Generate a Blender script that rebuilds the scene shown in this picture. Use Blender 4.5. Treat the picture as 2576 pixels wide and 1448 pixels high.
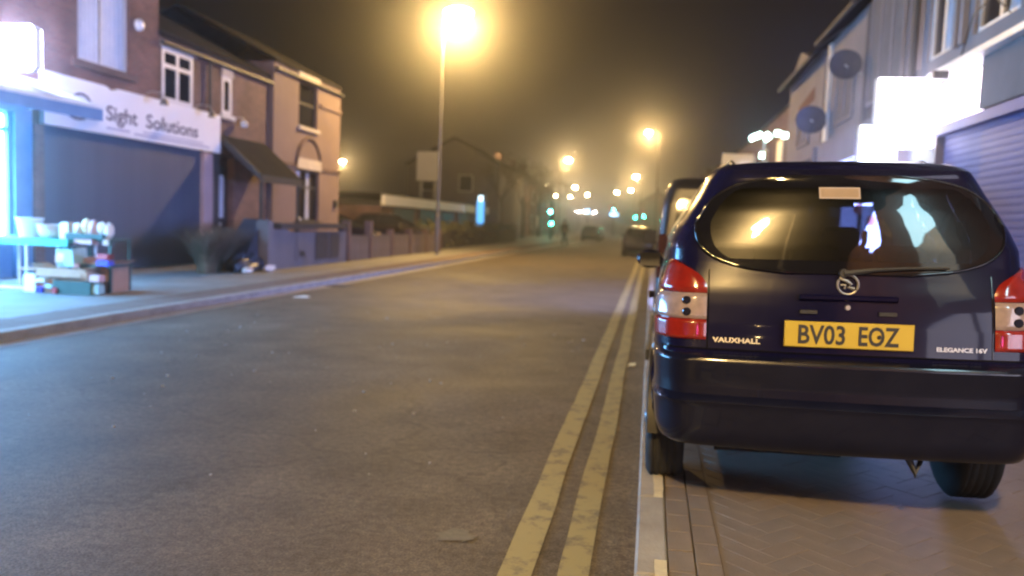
import bpy, bmesh, math, random
from mathutils import Vector, Matrix
random.seed(7)
SC = bpy.context.scene
for o in list(bpy.data.objects): bpy.data.objects.remove(o)

# ------------------------------------------------------------------ camera, sky, exposure
cam = bpy.data.cameras.new('camera'); camo = bpy.data.objects.new('camera', cam)
SC.collection.objects.link(camo); SC.camera = camo
cam.sensor_width = 36.0; cam.lens = 2022.0/2576.0*36.0
cam.clip_start = 0.05; cam.clip_end = 1500
YAW, PITCH, ROLL = map(math.radians, (9.677, -4.648, 2.2))
f = Vector((-math.sin(YAW)*math.cos(PITCH), math.cos(YAW)*math.cos(PITCH), math.sin(PITCH)))
r0 = Vector((math.cos(YAW), math.sin(YAW), 0)); u0 = r0.cross(f)
rr = r0*math.cos(ROLL) + u0*math.sin(ROLL); uu = -r0*math.sin(ROLL) + u0*math.cos(ROLL)
camo.matrix_world = Matrix(((rr.x, uu.x, -f.x, 0), (rr.y, uu.y, -f.y, 0), (rr.z, uu.z, -f.z, 1.42), (0, 0, 0, 1)))
cam.dof.use_dof = True; cam.dof.focus_distance = 2.2; cam.dof.aperture_fstop = 2.1; cam.dof.aperture_blades = 0

W = bpy.data.worlds.new('World'); SC.world = W; W.use_nodes = True
W.node_tree.nodes['Background'].inputs[0].default_value = (0.030, 0.022, 0.018, 1)
W.node_tree.nodes['Background'].inputs[1].default_value = 0.35
SC.view_settings.view_transform = 'Standard'; SC.view_settings.look = 'None'
SC.view_settings.exposure = 0.0; SC.view_settings.gamma = 1.0; SC.view_settings.use_curve_mapping = False
SC.render.engine = 'CYCLES'
cy = SC.cycles
cy.use_denoising = True; cy.max_bounces = 6; cy.diffuse_bounces = 3; cy.glossy_bounces = 4
cy.transmission_bounces = 4; cy.transparent_max_bounces = 8; cy.volume_bounces = 0
cy.sample_clamp_indirect = 4.0; cy.sample_clamp_direct = 0.0; cy.use_light_tree = True
cy.caustics_reflective = False; cy.caustics_refractive = False
HAZE = 0.0033
SODIUM = (1.0, 0.62, 0.21)

def gz(y):
    s = max(0.0, y-110.0); return 1e-4*s*s
def bx(y):
    s = max(0.0, y-55.0); return -0.00027*s*s

# ------------------------------------------------------------------ materials
def newmat(name):
    m = bpy.data.materials.new(name); m.use_nodes = True
    nt = m.node_tree; b = nt.nodes['Principled BSDF']; return m, nt, b
def mat(name, c1, c2=None, scale=3.0, rough=0.7, metal=0.0, bump=0.0, bscale=None, coat=0.0, detail=4.0, rvar=0.0, spec=0.5):
    m, nt, b = newmat(name); N = nt.nodes; K = nt.links
    b.inputs['Roughness'].default_value = rough; b.inputs['Metallic'].default_value = metal
    b.inputs['Coat Weight'].default_value = coat; b.inputs['Coat Roughness'].default_value = 0.04
    b.inputs['Specular IOR Level'].default_value = spec
    b.inputs['Base Color'].default_value = (*c1, 1)
    tc = N.new('ShaderNodeTexCoord')
    if c2 is not None or rvar:
        n = N.new('ShaderNodeTexNoise'); n.inputs['Scale'].default_value = scale; n.inputs['Detail'].default_value = detail
        n.inputs['Roughness'].default_value = 0.65
        K.new(tc.outputs['Object'], n.inputs['Vector'])
        r = N.new('ShaderNodeMapRange'); r.inputs[1].default_value = 0.32; r.inputs[2].default_value = 0.68
        K.new(n.outputs['Fac'], r.inputs[0])
        if c2 is not None:
            x = N.new('ShaderNodeMix'); x.data_type = 'RGBA'
            x.inputs[6].default_value = (*c1, 1); x.inputs[7].default_value = (*c2, 1)
            K.new(r.outputs[0], x.inputs[0]); K.new(x.outputs[2], b.inputs['Base Color'])
        if rvar:
            q = N.new('ShaderNodeMapRange'); q.inputs[3].default_value = max(0.02, rough-rvar); q.inputs[4].default_value = min(1, rough+rvar)
            K.new(r.outputs[0], q.inputs[0]); K.new(q.outputs[0], b.inputs['Roughness'])
    if bump:
        n2 = N.new('ShaderNodeTexNoise'); n2.inputs['Scale'].default_value = bscale or scale*8; n2.inputs['Detail'].default_value = 5
        K.new(tc.outputs['Object'], n2.inputs['Vector'])
        bp = N.new('ShaderNodeBump'); bp.inputs['Strength'].default_value = bump; bp.inputs['Distance'].default_value = 0.01
        K.new(n2.outputs['Fac'], bp.inputs['Height']); K.new(bp.outputs[0], b.inputs['Normal'])
    return m
def emis(name, col, s):
    m, nt, b = newmat(name)
    b.inputs['Base Color'].default_value = (0.6, 0.6, 0.6, 1); b.inputs['Roughness'].default_value = 0.4
    b.inputs['Emission Color'].default_value = (*col, 1); b.inputs['Emission Strength'].default_value = s
    return m
def brickmat(name, ca, cb, mortar, rough=0.85):
    m, nt, b = newmat(name); N = nt.nodes; K = nt.links
    tc = N.new('ShaderNodeTexCoord'); sp = N.new('ShaderNodeSeparateXYZ'); K.new(tc.outputs['Object'], sp.inputs[0])
    ad = N.new('ShaderNodeMath'); ad.operation = 'ADD'; K.new(sp.outputs[0], ad.inputs[0]); K.new(sp.outputs[1], ad.inputs[1])
    cb_ = N.new('ShaderNodeCombineXYZ'); K.new(ad.outputs[0], cb_.inputs[0]); K.new(sp.outputs[2], cb_.inputs[1])
    br = N.new('ShaderNodeTexBrick'); br.inputs['Scale'].default_value = 1.0
    br.inputs['Brick Width'].default_value = 0.225; br.inputs['Row Height'].default_value = 0.075; br.inputs['Mortar Size'].default_value = 0.010
    br.inputs['Mortar Smooth'].default_value = 0.3
    br.inputs['Color1'].default_value = (*ca, 1); br.inputs['Color2'].default_value = (*cb, 1); br.inputs['Mortar'].default_value = (*mortar, 1)
    K.new(cb_.outputs[0], br.inputs['Vector'])
    n = N.new('ShaderNodeTexNoise'); n.inputs['Scale'].default_value = 1.3; n.inputs['Detail'].default_value = 6; K.new(tc.outputs['Object'], n.inputs['Vector'])
    r = N.new('ShaderNodeMapRange'); r.inputs[1].default_value = .3; r.inputs[2].default_value = .7; r.inputs[3].default_value = .65; r.inputs[4].default_value = 1.2; K.new(n.outputs['Fac'], r.inputs[0])
    x = N.new('ShaderNodeMix'); x.data_type = 'RGBA'; x.blend_type = 'MULTIPLY'; x.inputs[0].default_value = 1.0
    K.new(br.outputs['Color'], x.inputs[6]); K.new(r.outputs[0], x.inputs[7]); K.new(x.outputs[2], b.inputs['Base Color'])
    bp = N.new('ShaderNodeBump'); bp.inputs['Strength'].default_value = 0.5; bp.inputs['Distance'].default_value = 0.008; bp.invert = True
    K.new(br.outputs['Fac'], bp.inputs['Height']); K.new(bp.outputs[0], b.inputs['Normal'])
    b.inputs['Roughness'].default_value = rough
    return m
def glassmat(name, tint, refl=1.0, rough=0.01, hazeglow=0.0):
    m = bpy.data.materials.new(name); m.use_nodes = True; nt = m.node_tree; N = nt.nodes; K = nt.links
    for n in list(N): N.remove(n)
    out = N.new('ShaderNodeOutputMaterial'); mx = N.new('ShaderNodeMixShader'); tr = N.new('ShaderNodeBsdfTransparent'); gl = N.new('ShaderNodeBsdfGlossy')
    tr.inputs[0].default_value = (*tint, 1); gl.inputs['Roughness'].default_value = rough; gl.inputs[0].default_value = (refl, refl, refl, 1)
    fr = N.new('ShaderNodeFresnel'); fr.inputs[0].default_value = 1.55
    src = gl.outputs[0]
    if hazeglow:   # a film of dirt spreads part of the reflection
        g2 = N.new('ShaderNodeBsdfGlossy'); g2.inputs['Roughness'].default_value = .22; m2 = N.new('ShaderNodeMixShader'); m2.inputs[0].default_value = hazeglow
        K.new(src, m2.inputs[1]); K.new(g2.outputs[0], m2.inputs[2]); src = m2.outputs[0]
    K.new(fr.outputs[0], mx.inputs[0]); K.new(tr.outputs[0], mx.inputs[1]); K.new(src, mx.inputs[2]); K.new(mx.outputs[0], out.inputs[0])
    return m

def asphaltmat():
    m, nt, b = newmat('asphalt'); N = nt.nodes; K = nt.links
    tc = N.new('ShaderNodeTexCoord')
    def noise(s, d=4, dist=0):
        n = N.new('ShaderNodeTexNoise'); n.inputs['Scale'].default_value = s; n.inputs['Detail'].default_value = d; n.inputs['Distortion'].default_value = dist
        K.new(tc.outputs['Object'], n.inputs['Vector']); return n
    def rng(src, a, b_, c, d):
        r = N.new('ShaderNodeMapRange'); r.inputs[1].default_value = a; r.inputs[2].default_value = b_; r.inputs[3].default_value = c; r.inputs[4].default_value = d
        K.new(src, r.inputs[0]); return r.outputs[0]
    big = noise(0.35, 6, 0.6); mid = noise(2.2, 8); fine = noise(90, 2)
    def mul(a, b_):
        x = N.new('ShaderNodeMath'); x.operation = 'MULTIPLY'; K.new(a, x.inputs[0]); K.new(b_, x.inputs[1]); return x.outputs[0]
    # wheel tracks worn darker and smoother along the carriageway
    v = mul(mul(rng(big.outputs['Fac'], .3, .7, .72, 1.25), rng(mid.outputs['Fac'], .3, .7, .80, 1.18)), rng(fine.outputs['Fac'], .3, .75, .6, 1.5)); v = mul(v, rng(noise(22, 4).outputs['Fac'], .3, .72, .72, 1.35)); v = mul(v, rng(noise(.9, 9, 1.2).outputs['Fac'], .35, .62, .82, 1.12))
    # fine dark cracks
    vo = N.new('ShaderNodeTexVoronoi'); vo.feature = 'DISTANCE_TO_EDGE'; vo.inputs['Scale'].default_value = 0.33
    wn = noise(1.6, 6); mxv = N.new('ShaderNodeMix'); mxv.data_type = 'RGBA'; mxv.blend_type = 'LINEAR_LIGHT'; mxv.inputs[0].default_value = 0.35
    K.new(tc.outputs['Object'], mxv.inputs[6]); K.new(wn.outputs['Color'], mxv.inputs[7]); K.new(mxv.outputs[2], vo.inputs['Vector'])
    crk = mul(rng(vo.outputs['Distance'], 0.0, 0.010, 0.74, 1.0), rng(noise(.5, 2).outputs['Fac'], 0.0, 1.0, 1.0, 1.0))
    v = mul(v, crk)
    x = N.new('ShaderNodeMix'); x.data_type = 'RGBA'; x.blend_type = 'MULTIPLY'; x.inputs[0].default_value = 1.0
    x.inputs[6].default_value = (0.098, 0.078, 0.060, 1); K.new(v, x.inputs[7]); K.new(x.outputs[2], b.inputs['Base Color'])
    K.new(rng(big.outputs['Fac'], .3, .7, .62, .8), b.inputs['Roughness']); b.inputs['Specular IOR Level'].default_value = .28
    bp = N.new('ShaderNodeBump'); bp.inputs['Strength'].default_value = 0.55; bp.inputs['Distance'].default_value = 0.006
    K.new(noise(70, 3).outputs['Fac'], bp.inputs['Height']); K.new(bp.outputs[0], b.inputs['Normal'])
    return m

M = {}
M['asphalt'] = asphaltmat()
M['patch'] = mat('asphalt_patch', (.062, .052, .042), (.095, .080, .064), 18, .75, bump=.5, bscale=80, detail=8, spec=.25)
M['iron'] = mat('rusty_iron', (.055, .045, .038), (.08, .065, .05), 14, .6, metal=.3, bump=.3, bscale=60)
M['ground'] = mat('earth', (.05, .045, .04), (.08, .07, .06), 0.3, .95)
M['footway'] = mat('footway_tarmac', (.15, .145, .14), (.24, .23, .22), 1.2, .75, bump=.3, bscale=70, detail=8)
M['forecourt'] = mat('forecourt_tarmac', (.09, .085, .08), (.16, .15, .145), .9, .8, bump=.3, bscale=60)
M['kerb'] = mat('kerb_concrete', (.22, .20, .18), (.33, .31, .28), 4, .8, bump=.4, bscale=60)
M['gutter'] = mat('gutter_concrete', (.22, .21, .2), (.32, .31, .3), 2.5, .6, bump=.3, bscale=50)
M['paver'] = mat('block_paver', (.145, .115, .09), (.20, .16, .128), 2.2, .75, bump=.35, bscale=90)
M['paver_b'] = mat('block_paver_grey', (.14, .115, .094), (.195, .16, .135), 3.1, .75, bump=.35, bscale=90)
M['sand'] = mat('joint_sand', (.075, .06, .045), (.11, .09, .07), 6, .95)
M['brown_brick'] = mat('edging_brick', (.11, .07, .055), (.18, .12, .095), 5, .85, bump=.3, bscale=60)
def linemat(name, ca, cb, wear):
    m, nt, b = newmat(name); N = nt.nodes; K = nt.links; tc = N.new('ShaderNodeTexCoord')
    n = N.new('ShaderNodeTexNoise'); n.inputs['Scale'].default_value = 7; n.inputs['Detail'].default_value = 10; n.inputs['Roughness'].default_value = .7; K.new(tc.outputs['Object'], n.inputs['Vector'])
    r = N.new('ShaderNodeMapRange'); r.inputs[1].default_value = wear; r.inputs[2].default_value = wear+.14; K.new(n.outputs['Fac'], r.inputs[0])
    x = N.new('ShaderNodeMix'); x.data_type = 'RGBA'; x.inputs[6].default_value = (*ca, 1); x.inputs[7].default_value = (*cb, 1)
    K.new(r.outputs[0], x.inputs[0]); K.new(x.outputs[2], b.inputs['Base Color']); b.inputs['Roughness'].default_value = .6
    bp = N.new('ShaderNodeBump'); bp.inputs['Strength'].default_value = .4; bp.inputs['Distance'].default_value = .004; K.new(n.outputs['Fac'], bp.inputs['Height']); K.new(bp.outputs[0], b.inputs['Normal'])
    return m
M['yellow_line'] = linemat('road_paint_yellow', (.25, .21, .095), (.105, .086, .064), .49)
M['white_mark'] = mat('kerb_paint', (.62, .55, .36), (.45, .40, .28), 12, .6)
M['brick_red'] = brickmat('red_brick', (.25, .115, .09), (.18, .08, .068), (.19, .15, .13))
M['brick_brown'] = brickmat('brown_brick', (.19, .105, .088), (.14, .075, .066), (.15, .12, .105))
M['render_pink'] = mat('painted_render', (.18, .128, .125), (.225, .16, .15), 1.0, .85, bump=.15, bscale=30, detail=7)
M['render_white'] = mat('white_render', (.20, .185, .20), (.26, .24, .26), 0.9, .8, bump=.1, bscale=30, detail=7)
M['render_grey'] = mat('grey_render', (.13, .12, .13), (.18, .165, .175), 1.1, .85, bump=.15, bscale=30, detail=7)
M['roof'] = mat('slate_roof', (.014, .013, .015), (.028, .026, .027), 2.0, .95, spec=.08, bump=.5, bscale=14)
M['dark_frame'] = mat('dark_paint', (.03, .03, .035), (.05, .05, .055), 5, .5)
M['white_frame'] = mat('white_upvc', (.72, .72, .74), (.62, .62, .64), 3, .4)
M['stone'] = mat('pale_stone', (.48, .43, .38), (.6, .54, .48), 3, .8, bump=.2, bscale=40)
M['pane'] = mat('dark_pane', (.012, .013, .017), (.02, .02, .026), 1.5, .08)
M['curtain'] = mat('pale_curtain', (.42, .46, .56), (.62, .64, .72), 5, .9)
M['curtain_white'] = mat('white_blind', (.62, .68, .78), (.75, .78, .85), 4, .8)
M['shutter'] = mat('shutter_slate_blue', (.065, .078, .125), (.085, .10, .15), 1.4, .6, metal=.1, bump=.1, bscale=20)
M['shutter_r'] = mat('shutter_dark_blue', (.06, .065, .19), (.08, .085, .24), 1.4, .6, metal=.0)
M['shutter_brown'] = mat('shutter_brown', (.10, .07, .065), (.14, .10, .09), 1.4, .5)
M['sign_white'] = mat('sign_white', (.82, .82, .84), (.88, .88, .89), .8, .5)
M['ink'] = mat('sign_ink', (.06, .055, .10), (.08, .07, .12), 5, .5)
M['grey_ink'] = mat('sign_grey_ink', (.38, .38, .50), None, 5, .5)
M['pilaster'] = mat('pilaster_paint', (.42, .30, .31), (.50, .37, .38), 2, .7)
M['blue_paint'] = mat('blue_shop_paint', (.10, .22, .42), (.14, .28, .5), 2, .5)
M['awning'] = mat('awning_blue_canvas', (.12, .24, .46), (.16, .29, .52), 2, .8)
M['awning_top'] = mat('awning_pale_canvas', (.45, .50, .56), (.55, .6, .66), 2, .8)
M['steel'] = mat('galvanised_steel', (.42, .42, .42), (.52, .52, .52), 6, .45, metal=.7)
M['lamp_steel'] = mat('painted_column', (.20, .19, .17), (.27, .25, .23), 4, .55, metal=.2)
M['black'] = mat('black_plastic', (.018, .018, .020), (.028, .028, .03), 8, .55, bump=.1, bscale=120)
M['tyre'] = mat('tyre_rubber', (.014, .014, .015), (.024, .024, .024), 12, .8)
M['rim'] = mat('wheel_rim', (.3, .3, .32), None, 3, .35, metal=.8)
M['navy'] = mat('navy_car_paint', (.004, .004, .022), (.006, .006, .029), 1.5, .24, metal=.0, coat=.36, rvar=.05, spec=.10)
M['bumper'] = mat('bumper_paint', (.003, .004, .014), (.006, .007, .019), 6, .26, metal=.0, coat=.40, bump=.03, bscale=60, spec=.22)
M['silver'] = mat('silver_car_paint', (.32, .33, .35), None, 1.5, .35, metal=.6, coat=1.0)
M['white_car'] = mat('white_car_paint', (.55, .55, .55), None, 1.5, .35, coat=1.0)
M['dark_car'] = mat('dark_car_paint', (.02, .018, .022), None, 1.5, .3, metal=.2, coat=1.0)
M['red_car'] = mat('maroon_car_paint', (.10, .02, .025), None, 1.5, .3, metal=.2, coat=1.0)
M['car_glass'] = glassmat('tinted_car_glass', (.045, .05, .06), hazeglow=.30)
M['frit'] = mat('black_glass_border', (.006, .006, .009), None, 1, .06)
M['seat'] = mat('grey_seat_cloth', (.035, .035, .045), (.05, .05, .06), 20, .9)
M['lens_red'] = mat('red_lamp_lens', (.24, .014, .008), (.17, .010, .007), 18, .18, coat=1.0)
M['lens_white'] = mat('clear_lamp_lens', (.30, .23, .22), (.22, .17, .17), 25, .2, coat=1.0)
M['lens_smoked'] = mat('smoked_lamp_lens', (.05, .008, .008), None, 4, .2, coat=1.0)
M['plate'] = mat('yellow_plate', (.46, .34, .035), (.50, .37, .045), 3, .5)
M['chrome'] = mat('chrome', (.50, .48, .46), None, 3, .45, metal=.9)
M['mirror'] = mat('mirror_silver', (.8, .8, .82), None, 3, .03, metal=1.0)
M['sticker'] = mat('window_sticker', (.26, .19, .13), (.30, .22, .16), 8, .6)
M['sticker_edge'] = mat('window_sticker_edge', (.36, .30, .27), None, 8, .6)
M['bark'] = mat('bark', (.06, .05, .04), (.10, .085, .065), 8, .95, bump=.6, bscale=30)
M['leaf'] = mat('dull_foliage', (.055, .06, .03), (.09, .085, .045), 5, .8)
M['straw'] = mat('dry_grass', (.11, .085, .06), (.17, .13, .09), 6, .85)
M['bin_bag'] = mat('dark_tarpaulin', (.03, .04, .06), (.05, .06, .085), 3, .45, bump=.6, bscale=6)
M['cardboard'] = mat('cardboard', (.34, .20, .13), (.42, .26, .17), 4, .85)
M['green_top'] = mat('green_table_cloth', (.06, .42, .36), (.09, .5, .42), 3, .6)
M['white_plastic'] = mat('white_plastic', (.70, .70, .70), (.78, .78, .78), 4, .4)
M['teal_box'] = mat('pale_teal_box', (.30, .48, .48), (.4, .58, .56), 6, .6)
M['dark_crate'] = mat('dark_green_crate', (.02, .06, .05), (.03, .08, .07), 6, .6)
M['blue_pack'] = mat('blue_packet', (.06, .06, .6), None, 6, .4)
M['red_pack'] = mat('red_packet', (.4, .05, .06), None, 6, .4)
M['pink_pack'] = mat('pink_packet', (.55, .30, .30), (.6, .4, .38), 9, .5)
M['cream_pack'] = mat('cream_packet', (.75, .68, .42), None, 6, .5)
M['coat'] = mat('dark_coat', (.03, .025, .02), (.045, .04, .03), 9, .9)
M['skin'] = mat('skin', (.35, .2, .15), None, 9, .6)
M['trousers'] = mat('dark_trousers', (.025, .025, .03), None, 9, .9)
M['litter'] = mat('litter_paper', (.7, .68, .66), None, 9, .7)
M['stain'] = mat('road_stain', (.15, .135, .10), (.10, .085, .068), 25, .7, detail=8)
M['fence'] = mat('weathered_timber', (.12, .095, .08), (.18, .14, .12), 3, .9, bump=.4, bscale=20)
M['dish'] = mat('satellite_dish_grey', (.035, .035, .045), (.055, .055, .065), 5, .6)
M['red_print'] = mat('dark_red_print', (.09, .015, .012), None, 5, .7)
M['E_lens'] = emis('sodium_lens', (1.0, .72, .34), 60)
M['E_lens_far'] = emis('far_sodium_lens', (1.0, .74, .38), 420)
M['E_lens_near'] = emis('near_sodium_lens', (1.0, .66, .26), 1500)
M['E_shopcyan'] = emis('cool_cyan_shop_light', (.42, .62, 1.0), 45)
M['E_bluesign'] = emis('blue_sign_light', (.10, .16, 1.0), 60)
M['E_pinksign'] = emis('pink_sign_light', (1.0, .08, .35), 50)
M['E_white'] = emis('white_light_box', (.92, .84, 1.0), 13)
M['E_white2'] = emis('cool_light_box', (.70, .80, 1.0), 12)
M['E_pink'] = emis('pink_white_fascia', (1.0, .84, .93), 4.5)
M['E_cyanwin'] = emis('cyan_shop_light', (.18, .52, 1.0), 46)
M['E_boxL'] = emis('blue_white_light_box', (.50, .58, 1.0), 60)
M['E_totem'] = emis('cyan_sign_light', (.02, .42, 1.0), 1.8)
M['E_totem_top'] = emis('cyan_sign_top_light', (.6, .85, 1.0), 4)
M['E_green'] = emis('green_signal_light', (.02, .95, .62), 260)
M['E_cyan'] = emis('cyan_signal_light', (.05, .8, .85), 300)
M['E_mint'] = emis('mint_flood_light', (.66, 1.0, .93), 16)
M['E_head'] = emis('headlamp_light', (1.0, .88, .84), 1400)
M['E_tail'] = emis('tail_lamp_light', (1.0, .05, .03), 6)
M['E_shopfar'] = emis('distant_shop_light', (.9, .85, .78), 3)
M['E_bluefar'] = emis('distant_blue_light', (.25, .55, 1.0), 12)
M['E_cyanpane'] = emis('turquoise_pane_light', (.10, .62, 1.0), 2.5)
M['E_shopR'] = emis('cool_shop_window_light', (.76, .74, 1.0), 5.5)
M['E_shopC'] = emis('lilac_shop_window_light', (.32, .40, 1.0), 105)
M['E_shopB'] = emis('lilac_shop_window_light', (.32, .40, 1.0), 125)
M['E_pinkneon'] = emis('pink_neon', (1.0, .25, .50), 14)
M['E_upwin'] = emis('cyan_upstairs_light', (.45, .85, 1.0), 26)
M['E_upwin_low'] = emis('dim_cyan_light', (.35, .6, .75), 1.6)
M['E_warmwin'] = emis('warm_room_light', (1.0, .62, .30), .5)

# ------------------------------------------------------------------ mesh helpers
class MB:
    def __init__(s): s.v = []; s.f = []
    def add(s, vs, fs):
        n = len(s.v); s.v += [tuple(v) for v in vs]; s.f += [tuple(i+n for i in q) for q in fs]; return s
    def box(s, x0, x1, y0, y1, z0, z1):
        vs = [(x, y, z) for x in (x0, x1) for y in (y0, y1) for z in (z0, z1)]
        return s.add(vs, [(0, 1, 3, 2), (4, 6, 7, 5), (0, 4, 5, 1), (2, 3, 7, 6), (0, 2, 6, 4), (1, 5, 7, 3)])
    def obox(s, c, sx, sy, sz, rz=0, rx=0, ry=0):
        R = Matrix.Rotation(rz, 3, 'Z') @ Matrix.Rotation(rx, 3, 'X') @ Matrix.Rotation(ry, 3, 'Y')
        vs = [Vector(c) + R @ Vector((x*sx/2, y*sy/2, z*sz/2)) for x in (-1, 1) for y in (-1, 1) for z in (-1, 1)]
        return s.add(vs, [(0, 1, 3, 2), (4, 6, 7, 5), (0, 4, 5, 1), (2, 3, 7, 6), (0, 2, 6, 4), (1, 5, 7, 3)])
    def cbox(s, x0, x1, y0, y1, z0, z1, c=.01):   # box with chamfered top edge
        vs = [(x0, y0, z0), (x1, y0, z0), (x1, y1, z0), (x0, y1, z0), (x0, y0, z1-c), (x1, y0, z1-c), (x1, y1, z1-c), (x0, y1, z1-c),
              (x0+c, y0+c, z1), (x1-c, y0+c, z1), (x1-c, y1-c, z1), (x0+c, y1-c, z1)]
        return s.add(vs, [(3, 2, 1, 0), (0, 1, 5, 4), (1, 2, 6, 5), (2, 3, 7, 6), (3, 0, 4, 7), (4, 5, 9, 8), (5, 6, 10, 9), (6, 7, 11, 10), (7, 4, 8, 11), (8, 9, 10, 11)])
    def tube(s, pts, r, n=8, cap=True):
        pts = [Vector(p) for p in pts]; rs = r if isinstance(r, (list, tuple)) else [r]*len(pts)
        base = len(s.v); ring = []
        for i, p in enumerate(pts):
            t = (pts[min(i+1, len(pts)-1)] - pts[max(i-1, 0)]).normalized()
            a = Vector((0, 0, 1)) if abs(t.z) < .9 else Vector((1, 0, 0))
            u = t.cross(a).normalized(); w = t.cross(u)
            for k in range(n):
                q = 2*math.pi*k/n; s.v.append(tuple(p + (u*math.cos(q) + w*math.sin(q))*rs[i]))
        for i in range(len(pts)-1):
            for k in range(n):
                a = base+i*n+k; b = base+i*n+(k+1) % n; s.f.append((a, b, b+n, a+n))
        if cap:
            s.f.append(tuple(base+k for k in range(n))[::-1]); s.f.append(tuple(base+(len(pts)-1)*n+k for k in range(n)))
        return s
    def lathe(s, prof, c=(0, 0, 0), n=20, axis='z'):
        base = len(s.v)
        for (r, h) in prof:
            for k in range(n):
                q = 2*math.pi*k/n; x, y = r*math.cos(q), r*math.sin(q)
                p = (x, y, h) if axis == 'z' else ((h, x, y) if axis == 'x' else (x, h, y))
                s.v.append((c[0]+p[0], c[1]+p[1], c[2]+p[2]))
        for i in range(len(prof)-1):
            for k in range(n):
                a = base+i*n+k; b = base+i*n+(k+1) % n; s.f.append((a, b, b+n, a+n))
        s.f.append(tuple(base+k for k in range(n))[::-1]); s.f.append(tuple(base+(len(prof)-1)*n+k for k in range(n)))
        return s
    def prism(s, poly, off):
        off = Vector(off); n = len(poly); vs = [Vector(p) for p in poly]; vs += [v+off for v in vs]
        return s.add(vs, [tuple(range(n))[::-1], tuple(range(n, 2*n))] + [(i, (i+1) % n, n+(i+1) % n, n+i) for i in range(n)])
def fixn(me):
    bm = bmesh.new(); bm.from_mesh(me); bmesh.ops.recalc_face_normals(bm, faces=bm.faces); bm.to_mesh(me); bm.free()
def obj(name, mb, m, parent=None, smooth=None, kind=None, label=None, fix=True):
    me = bpy.data.meshes.new(name); me.from_pydata(mb.v, [], mb.f); me.update()
    if fix: fixn(me)
    me.materials.append(m)
    if smooth is not None:
        me.polygons.foreach_set('use_smooth', [True]*len(me.polygons)); me.set_sharp_from_angle(angle=math.radians(smooth))
    o = bpy.data.objects.new(name, me); SC.collection.objects.link(o)
    if parent is not None: o.parent = parent
    if kind: o['kind'] = kind
    if label: o['label'] = label
    return o
def thing(name, label, cat, loc=(0, 0, 0), rz=0, group=None):
    o = bpy.data.objects.new(name, None); SC.collection.objects.link(o); o.location = loc; o.rotation_euler = (0, 0, rz)
    o.empty_display_size = .2; o['label'] = label; o['category'] = cat
    if group: o['group'] = group
    return o
def tag(o, label, cat, group=None):
    o['label'] = label; o['category'] = cat
    if group: o['group'] = group
    return o
def kids(o): return [c for c in bpy.data.objects if c.parent is o]
def dup(root, label=None, group=None, loc=None, rz=None):
    def cp(o, par):
        c = o.copy(); SC.collection.objects.link(c); c.parent = par
        for ch in children.get(o.name, []): cp(ch, c)
        return c
    children = {}
    for c in bpy.data.objects:
        if c.parent: children.setdefault(c.parent.name, []).append(c)
    r = cp(root, None)
    if label: r['label'] = label
    if group: r['group'] = group
    if loc is not None: r.location = loc
    if rz is not None: r.rotation_euler = (0, 0, rz)
    return r
def textmesh(body, size, M4, ext=.003, sx=1.0, bold=0.0, space=1.0):
    cu = bpy.data.curves.new('t', 'FONT'); cu.body = body; cu.size = size; cu.extrude = ext; cu.offset = bold; cu.align_x = 'LEFT'; cu.resolution_u = 3
    cu.space_character = space
    o = bpy.data.objects.new('t', cu); SC.collection.objects.link(o); bpy.context.view_layer.update()
    me = bpy.data.meshes.new_from_object(o.evaluated_get(bpy.context.evaluated_depsgraph_get()))
    mb = MB(); mb.v = [tuple(M4 @ Vector((v.co.x*sx, v.co.y, v.co.z))) for v in me.vertices]; mb.f = [tuple(p.vertices) for p in me.polygons]
    w = max(v.co.x for v in me.vertices)*sx
    bpy.data.objects.remove(o); bpy.data.curves.remove(cu); bpy.data.meshes.remove(me); return mb, w
def frameM(o, ex, ey):
    ex = Vector(ex).normalized(); ey = Vector(ey).normalized(); ez = ex.cross(ey)
    return Matrix(((ex.x, ey.x, ez.x, o[0]), (ex.y, ey.y, ez.y, o[1]), (ex.z, ey.z, ez.z, o[2]), (0, 0, 0, 1)))

# ------------------------------------------------------------------ ground, road, footways
YS = [-60, -25, -10] + [i*2.0 for i in range(0, 30)] + [60+6*i for i in range(0, 64)]
def strip(name, m, xa, xb, z, y0=-100, y1=438, kind='structure', thick=None, bend=True):
    ys = [y0] + [y for y in YS if y0 < y < y1] + [y1]; mb = MB(); vs = []
    for y in ys:
        d = bx(y) if bend else 0
        vs += [(xa+d, y, gz(y)+z), (xb+d, y, gz(y)+z)]
    fs = [(2*i, 2*i+1, 2*i+3, 2*i+2) for i in range(len(ys)-1)]
    if thick:
        n = len(vs); vs += [(a, b, c-thick) for a, b, c in vs]
        fs += [(2*i, 2*i+2, n+2*i+2, n+2*i) for i in range(len(ys)-1)] + [(2*i+1, n+2*i+1, n+2*i+3, 2*i+3) for i in range(len(ys)-1)]
        k = 2*len(ys)-2; fs += [(0, n, n+1, 1), (k, k+1, n+k+1, n+k)]
    mb.add(vs, fs)
    return obj(name, mb, m, kind=kind, fix=bool(thick))
strip('ground', M['ground'], -80, 80, -0.02, -100, 438, bend=False)
strip('road', M['asphalt'], -6.5, 0.02, 0.0)
LK, RK = -6.5, 0.0
strip('pavement_left', M['footway'], -11.3, -7.3, 0.095, -100, 300, thick=.1)
strip('forecourt', M['forecourt'], -30, -11.32, 0.085, 27.6, 100, thick=.09, bend=True)
strip('gutter_channel', M['gutter'], -6.5, -6.24, 0.004, -100, 120)
strip('gutter_channel', M['asphalt'], -0.13, 0.0, 0.004, -100, 60)
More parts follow.
